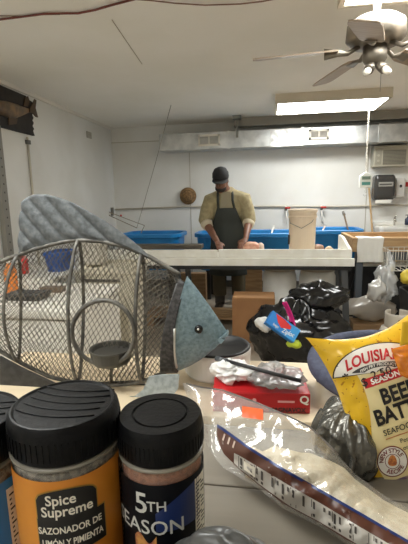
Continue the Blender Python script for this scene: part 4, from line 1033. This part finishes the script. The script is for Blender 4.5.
# left jar
r = .0325
t, c, zt, A = jar('spice_jar', 'spice jar with blue label cut off by the left edge', -36, 414, .246, r, .02)
br = jar_body(t, c, zt, .0225, r, mat('pepper_mix', (150, 140, 124), .8), zt-.030)
f0 = cyl(c, A, br+.0006); f1 = cyl(c, A, br+.0009); f2 = cyl(c, A, br+.0013)
z1 = zt-.034; z0 = SZ+.006
lb = patch(f0, -.062, .0505, z0, z1, 48).build('label', mat('label_blue', (36, 120, 190), .4), t, smooth=True)
patch(f1, .016, .036, z1-.062, z1-.006, 8).build('nutrition_panel', m_cream, lb)
g = MB()
for i in range(17):
    z = z1-.011-i*.0031; w = .017 if i % 3 else .011
    g.add([f2(.0175, z), f2(.0175+w, z), f2(.0175+w, z+.0012), f2(.0175, z+.0012)], [(0, 1, 2, 3)])
g.build('small_print', m_lblk, lb)

# ------------------------------------------------------------------ grey ribbed lump at the very front
c = Vector((-.020, .172, SZ))
t = thing('ribbed_bundle', 'grey ribbed plastic bundle at the bottom edge before the jars', 'bundle', (c.x, c.y, SZ))
m_rbp = mat('ribbed_grey', (74, 74, 72), .35, spec=.5)
def lump(u, v):
    a = 2*pi*u; th = pi/2*v; zc = SZ+.002
    k = cos(th)**.95 if v < 1 else 0
    rib = 1+.012*sin(k*k*34+1.2*sin(a*2))*(1 if .05 < v < .97 else 0)
    return Vector((c.x+.054*k*cos(a), c.y+.027*k*sin(a)*rib, zc+.111*sin(th)*rib))
MB().grid(lump, 60, 48, True).build('wrap', m_rbp, t, smooth=True)

# ------------------------------------------------------------------ clear bag of rice-like breading
tp = [(183, 383), (200, 387), (222, 390), (255, 402), (290, 417), (310, 427), (330, 446), (355, 474), (385, 496), (408, 508), (460, 530)]
bt = [(183, 386), (190, 402), (198, 425), (207, 447), (222, 467), (240, 478), (259, 489), (282, 508), (320, 527), (345, 543), (408, 577), (460, 604)]
def rb(px, tt, side, inset=0.0):
    yt, yb = lerp_poly(tp, px), lerp_poly(bt, px); py = yb+(yt-yb)*tt
    zb = U(px, max(yb, 455), z=SZ+.003); rayd = (RM.transposed() @ (zb-Vector((0, 0, H)))).z*-1
    d = rayd*.96+.05*tt + .004
    k = min(1, (px-183)/60)*min(1, (462-px)/30)
    b = (.022*sin(pi*min(1, max(0, tt)))**.7)*k - inset
    w = .0034*noise.noise(Vector((px*.06, py*.09, 3)))+.0034*abs(noise.noise(Vector((px*.13+py*.06, py*.05, 7))))
    p = U(px, py, d=d - side*(b+w*k))
    p.z = max(p.z, SZ+.0012)
    return p
m_bagc = film('bag_clear', (240, 238, 232), .15, .13)
yb0 = rb(300, 0, 1)
t = thing('breading_bag', 'clear plastic bag of pale breading with a brown and blue label', 'food bag', (yb0.x, yb0.y, SZ))
g = MB(); g.grid(lambda u, v: rb(183+277*u, v, 1), 90, 30); g.grid(lambda u, v: rb(183+277*u, v, -1), 90, 30)
g.build('film', m_bagc, t, smooth=True)
def ct(px): return lerp_poly([(262, .46), (275, .62), (300, .68), (325, .80), (345, .93), (460, .93)], px)
g = MB(); 
g.grid(lambda u, v: rb(245+212*u, .05+(max(.1, ct(245+212*u)-.05))*v, 1, .0028*(1+2*(abs(2*v-1)**6))), 60, 20)
g.grid(lambda u, v: rb(245+212*u, .05+(max(.1, ct(245+212*u)-.05))*v, -1, .0028*(1+2*(abs(2*v-1)**6))), 60, 20)
lab(g.build('breading', mat('breading', (240, 230, 206), .8, col2=(226, 212, 182), vs=120, bump=.3, bs=300), t, smooth=True), 'pale cream breading inside the bag')
def band(x0, x1, fa, fb, lift, n=70):
    return MB().grid(lambda u, v: rb(x0+(x1-x0)*u, fa(x0+(x1-x0)*u)+(fb(x0+(x1-x0)*u)-fa(x0+(x1-x0)*u))*v, 1, -lift), n, 6)
# label edges as fractions of the bag width, from the photo's own slope
def frac(line):
    def f(px):
        yt, yb = lerp_poly(tp, px), lerp_poly(bt, px); return min(.98, max(.015, (yb-lerp_poly(line, px))/(yb-yt)))
    return f
blue = [(217, 424), (222, 427), (250, 447), (280, 466), (320, 489), (360, 512), (408, 540), (460, 570)]
nav = [(a, b+3.2) for a, b in blue]; brn = [(a, b+15+max(0, (a-250)*.02)) for a, b in blue]
low = [(217, 436), (222, 452), (240, 470), (259, 485), (282, 503), (320, 523), (345, 539), (408, 572), (460, 599)]
m_brown = mat('label_choc', (84, 46, 32), .35, coat=.3)
lbl = band(217, 458, frac(low), frac(blue), .0006).build('label', m_brown, t, smooth=True)
band(217, 458, frac(nav), frac(blue), .0010).build('blue_edge', mat('label_edge', (28, 50, 110), .35), lbl, smooth=True)
def lim(line): return [(a, b) for a, b in line]
pan0 = [(232, 452), (240, 456), (260, 468), (290, 486), (320, 503), (360, 527), (408, 555), (460, 585)]
pan1 = [(a, min(b+24, lerp_poly(low, a)-1.0)) for a, b in pan0]
band(234, 456, frac(pan1), frac(pan0), .0011).build('nutrition_panel', mat('panel_white', (184, 179, 170), .4), lbl, smooth=True)
g = MB(); rnd = random.Random(3)
def onlab(px, k, lift=.0018):
    y0, y1 = lerp_poly(pan0, px), lerp_poly(pan1, px); py = y0+(y1-y0)*k
    yt, yb = lerp_poly(tp, px), lerp_poly(bt, px); return rb(px, (yb-py)/(yb-yt), 1, -lift)
x = 240
while x < 450:
    w = 2.2
    if rnd.random() < .8:
        k1 = rnd.choice((.35, .5, .65)); g.add([onlab(x, .12), onlab(x+w, .12), onlab(x+w, k1), onlab(x, k1)], [(0, 1, 2, 3)])
        if rnd.random() < .6: g.add([onlab(x, .75), onlab(x+w, .75), onlab(x+w, .9), onlab(x, .9)], [(0, 1, 2, 3)])
    if int(x) % 3 == 0: g.add([onlab(x-1.6, .05), onlab(x-.9, .05), onlab(x-.9, .95), onlab(x-1.6, .95)], [(0, 1, 2, 3)])
    x += 5.2
g.build('small_print', mat('print_soft', (66, 60, 56), .5), lbl)
bar = MB().add([onlab(244, .18, .0024), onlab(255, .18, .0024), onlab(255, .8, .0024), onlab(244, .8, .0024)], [(0, 1, 2, 3)]); bar.build('bar_code_patch', m_cream, lbl)
m_scr = mat('print_pale', (196, 176, 160), .4)
def bandtxt(x, y): # lettering on the brown part, running down the bag
    px = 226+x; line = lerp_poly(blue, px); py = line+9-y
    yt, yb = lerp_poly(tp, px), lerp_poly(bt, px); return rb(px, (yb-py)/(yb-yt), 1, -.0018)
g = MB()
for i in range(3): g.add([bandtxt(-4+i*5, -4), bandtxt(-2.5+i*5, -4), bandtxt(-.5+i*5, 4), bandtxt(-2+i*5, 4)], [(0, 1, 2, 3)])
g.build('stripe_marks', m_scr, lbl)
st = MB().grid(lambda u, v: rb(242+21*u, (lerp_poly(bt, 242+21*u)-(417+3*u-11*v))/(lerp_poly(bt, 242+21*u)-lerp_poly(tp, 242+21*u)), 1, -.0012), 8, 4)
so = lab(st.build('price_sticker', mat('sticker_orange', (226, 96, 44), .4), t, smooth=True), 'orange price sticker')
seal = MB().tube([rb(x_, 1, 1) for x_ in range(186, 340, 4)], .0009, 6).build('seal_edge', mat('seal_dark', (110, 104, 100), .4), t)

# ------------------------------------------------------------------ silver crumpled bag
c = Vector((.084, .405, SZ+.024))
t_ = MB()
def silver(u, v):
    a = 2*pi*u; th = -pi/2+pi*v
    k = cos(th)**.65
    fold = 1+.07*sin(11*a+2.5*v)+.05*sin(19*a+5*v)
    p = Vector((.033*k*cos(a)*fold, .042*k*sin(a)*fold, .034*sin(th)*(1+.04*sin(9*a))))
    p += Vector((1, 1, 1))*.006*noise.noise(p*60)
    return c + p
t_.grid(silver, 90, 40, True)
t_.v = [Vector((p.x, p.y, max(p.z, SZ+.001))) for p in t_.v]
o = t_.build('silver_bag', mat('dark_silver', (104, 102, 96), .24, metal=.6, bump=.5, bs=70), smooth=True)
tag(o, 'dark silver crumpled bag between the breading bag and the yellow seasoning bag', 'bag')

# ------------------------------------------------------------------ yellow seasoning bag
TH = radians(19); E1 = Vector((cos(TH), -sin(TH))); E2 = Vector((sin(TH), cos(TH)))
TL = Vector((305.5, 337.5)); BW, BH = 146.0, 176.0
def lq(u, v):
    q = TL + E1*(BW*u) + E2*(BH*v)
    q = q + E2*(19*sin(pi*min(1, u*1.1))*max(0, 1-v*3.5)**2)
    return q + E1*(13*sin(pi*min(1, v*1.25))**.8*max(0, 1-u*1.6)**2)
def lv(px, py):
    p = Vector((px, py)); q = p - TL; u, v = q.dot(E1)/BW, q.dot(E2)/BH
    for k in range(8):
        e = p - lq(u, v); u += .8*e.dot(E1)/BW; v += .8*e.dot(E2)/BH
    return u, v
def lbag(u, v, side=1, lift=0.0, raw=False):
    q = lq(u, v)
    su, sv = max(0, sin(pi*min(1, max(0, u)))), max(0, sin(pi*min(1, max(0, v))))
    b = .026*su**.6*sv**.6 + lift*1.0
    w = .0011*noise.noise(Vector((u*14, v*14, 5)))+.0022*abs(noise.noise(Vector((u*6, v*9, 2))))*(1-su*.6)
    d = .418 - .010*v
    return U(q.x, q.y, d=d-side*b-(w if side == 1 else 0))
base = lbag(.5, 1)
t = thing('seasoning_bag', 'yellow and cream beer batter bag with red and black lettering, leaning on the front shelf', 'food bag', (base.x, base.y, SZ))
m_yel = mat('bag_yellow', (232, 186, 40), .3, col2=(176, 116, 24), vs=230, coat=.4, ramp=(.64, .68), detail=2)
m_crm = mat('bag_cream', (244, 226, 168), .32, coat=.4)
g = MB(); g.grid(lambda u, v: lbag(u, v, 1), 50, 60); g.grid(lambda u, v: lbag(u, v, -1), 50, 60)
g.v = [Vector((p.x, p.y, max(p.z, SZ+.0012))) for p in g.v]
bagm = g.build('pouch', m_yel, t, smooth=True)
def onbag(px, py, lift=.0012):
    u, v = lv(px, py); return lbag(u, v, 1, lift, True)
def shape(poly_uv, m, name, lift, n=0): pass
MB().grid(lambda u, v: lbag((.20+.03*sin(v*7))*(1-u)+1.0*u, .24+.76*v, 1, .0007, True), 30, 40).build('cream_panel', m_crm, bagm, smooth=True)
# brand emblem: white half disc with a dark outline
ex, ey_ = 380, 371.5
TE = radians(10); G1 = Vector((cos(TE), -sin(TE))); G2 = Vector((sin(TE), cos(TE)))
def arc_fan(r0, r1, a0, a1, lift, sx=1.0, sy=1.0, n=30, m=6):
    def f(u, v):
        a = radians(a0+(a1-a0)*u); r = r0+(r1-r0)*v
        q = Vector((ex, ey_)) + G1*(r*cos(a)*sx) - G2*(r*sin(a)*sy); return onbag(q.x, q.y, lift)
    return MB().grid(f, n, m)
m_ink = mat('ink', (26, 22, 22), .4); m_pw = mat('print_white', (242, 238, 228), .4); m_pr = mat('print_red', (196, 30, 34), .4)
arc_fan(2, 48, 2, 178, .0014, 1.0, .60).build('emblem_border', m_ink, bagm, smooth=True)
arc_fan(3, 46.4, 4, 176, .0018, 1.0, .60).build('emblem', m_pw, bagm, smooth=True)
def arctext(h, w):
    def f(x, y):
        q = Vector((ex, ey_)) + G1*x - G2*(h*(1-(x/w)**2)+y); return onbag(q.x, q.y, .0024)
    return f
def linetext(x0, y0, tilt=0.0, lift=.0023):
    e1 = Vector((cos(TH+tilt), -sin(TH+tilt))); e2 = Vector((sin(TH+tilt), cos(TH+tilt)))
    def f(x, y):
        q = Vector((x0, y0)) + e1*x - e2*y; return onbag(q.x, q.y, lift)
    return f
words('LOUISIANA', 15.5, arctext(16, 56), 'lettering', m_pr, bagm, .03, sx=.84)
arc_fan(8, 15, 20, 160, .0021, 2.0, .60).build('scroll', mat('scroll_dark', (60, 54, 52), .4), bagm, smooth=True)
words('FISH FRY PRODUCTS', 4.2, arctext(7, 26), 'lettering', m_pw, bagm, .02)
for dx, dy in ((-33.5, -2.5),): words('*', 14, linetext(ex+dx*.94-2, ey_+8), 'mark', m_ink, bagm, .03)
MB().grid(lambda u, v: onbag(*(Vector((365.5, 389)) + E1*(62*u) - E2*(9.5*v)), .0016), 20, 4).build('ribbon', m_pr, bagm, smooth=True)
words('SEASONED', 8.0, linetext(371, 382.5), 'lettering', m_pw, bagm, .03, align='LEFT', sx=1.05)
words('$', 12, linetext(364.5, 382.5), 'handwriting', m_ink, bagm, .01)
words('2.50', 12, linetext(371, 376.5, -.02, .003), 'handwriting', m_ink, bagm, .005, align='LEFT', sx=1.05)
words('BEER', 22, linetext(381, 398.5), 'lettering', m_ink, bagm, .035, align='LEFT', sx=.80)
words('BATTER', 22, linetext(375, 420), 'lettering', m_ink, bagm, .035, align='LEFT', sx=.80)
words('SEAFOOD SEASONING', 8.4, linetext(383.5, 434), 'lettering', m_ink, bagm, .01, align='LEFT', sx=.95)
MB().grid(lambda u, v: onbag(*(Vector((386, 440)) + E1*(60*u) - E2*(.9*v)), .0016), 20, 1).build('rule_line', mat('rule_orange', (196, 120, 60), .4), bagm)
words('Perfect', 6.5, linetext(400, 441.5), 'lettering', m_ink, bagm, .0, align='LEFT')
words('on fish', 6.5, linetext(403, 448.5), 'lettering', m_ink, bagm, .0, align='LEFT')
sc_ = Vector((392.5, 461.5))
def disc(r0, r1, lift, n=36): return MB().grid(lambda u, v: onbag(*(sc_ + Vector((cos(2*pi*u), sin(2*pi*u)))*(r0+(r1-r0)*v)), lift), n, 4, True)
disc(0, 15.5, .0016).build('seal_disc', mat('seal_maroon', (122, 40, 34), .4), bagm, smooth=True)
disc(0, 14.5, .0020).build('seal_face', m_pw, bagm, smooth=True)
disc(7.0, 7.6, .0024).build('seal_ring', mat('seal_maroon', (122, 40, 34), .4), bagm, smooth=True)
def roundtext(r, flip):
    def f(x, y):
        if not flip: a = pi/2+TH - x/r; q = sc_ + Vector((cos(a), -sin(a)))*(r+y)
        else: a = -pi/2+TH + x/r; q = sc_ + Vector((cos(a), -sin(a)))*(r-y)
        return onbag(q.x, q.y, .0027)
    return f
words('NEW STYLE', 6.0, roundtext(10.8, False), 'lettering', mat('seal_maroon', (122, 40, 34), .4), bagm, .02, sx=.95)
words('RECIPE', 6.0, roundtext(10.8, True), 'lettering', mat('seal_maroon', (122, 40, 34), .4), bagm, .02)
g = MB().grid(lambda u, v: onbag(*(sc_ + Vector((cos(2*pi*u)*4.5*v, sin(2*pi*u)*5.5*v+1.0*cos(4*pi*u)*v))), .0027), 18, 3, True)
g.build('food_picture', mat('food_orange', (214, 138, 70), .5, col2=(170, 96, 60), vs=300), bagm, smooth=True)
MB().grid(lambda u, v: lbag(.06+.9*u, .93+.065*v, 1, .0011, True), 20, 4).build('bottom_picture', mat('food_purple', (120, 96, 120), .4, col2=(196, 160, 140), vs=80), bagm, smooth=True)

# ------------------------------------------------------------------ orange bag at the right edge
def obag(u, v, side):
    px, py = 391+60*u+9*v*(1-u), 349+26*v*(1-u)+50*v*u-16*u*(1-v)
    b = .007*max(0, sin(pi*u))**.6*max(0, sin(pi*v))**.6
    p = U(px, py, d=.379-side*b+.0015*noise.noise(Vector((u*8, v*8, 1)))); return p
c0 = obag(.5, 1, 1)
t = thing('orange_bag', 'translucent orange packet overlapping the yellow bag at the right edge', 'packet', c0)
g = MB(); g.grid(lambda u, v: obag(u, v, 1), 20, 20); g.grid(lambda u, v: obag(u, v, -1), 20, 20)
g.build('film', clear('film_orange', (240, 140, 20), .8, .15), t, smooth=True)
g = MB().grid(lambda u, v: U(402+40*u-2*v, 322+24*v-8*u, d=.372+.002*sin(u*7)), 10, 6)
lab(g.build('top_seal', mat('seal_yellow', (236, 190, 40), .35), t, smooth=True, solid=.001), 'yellow top seal')
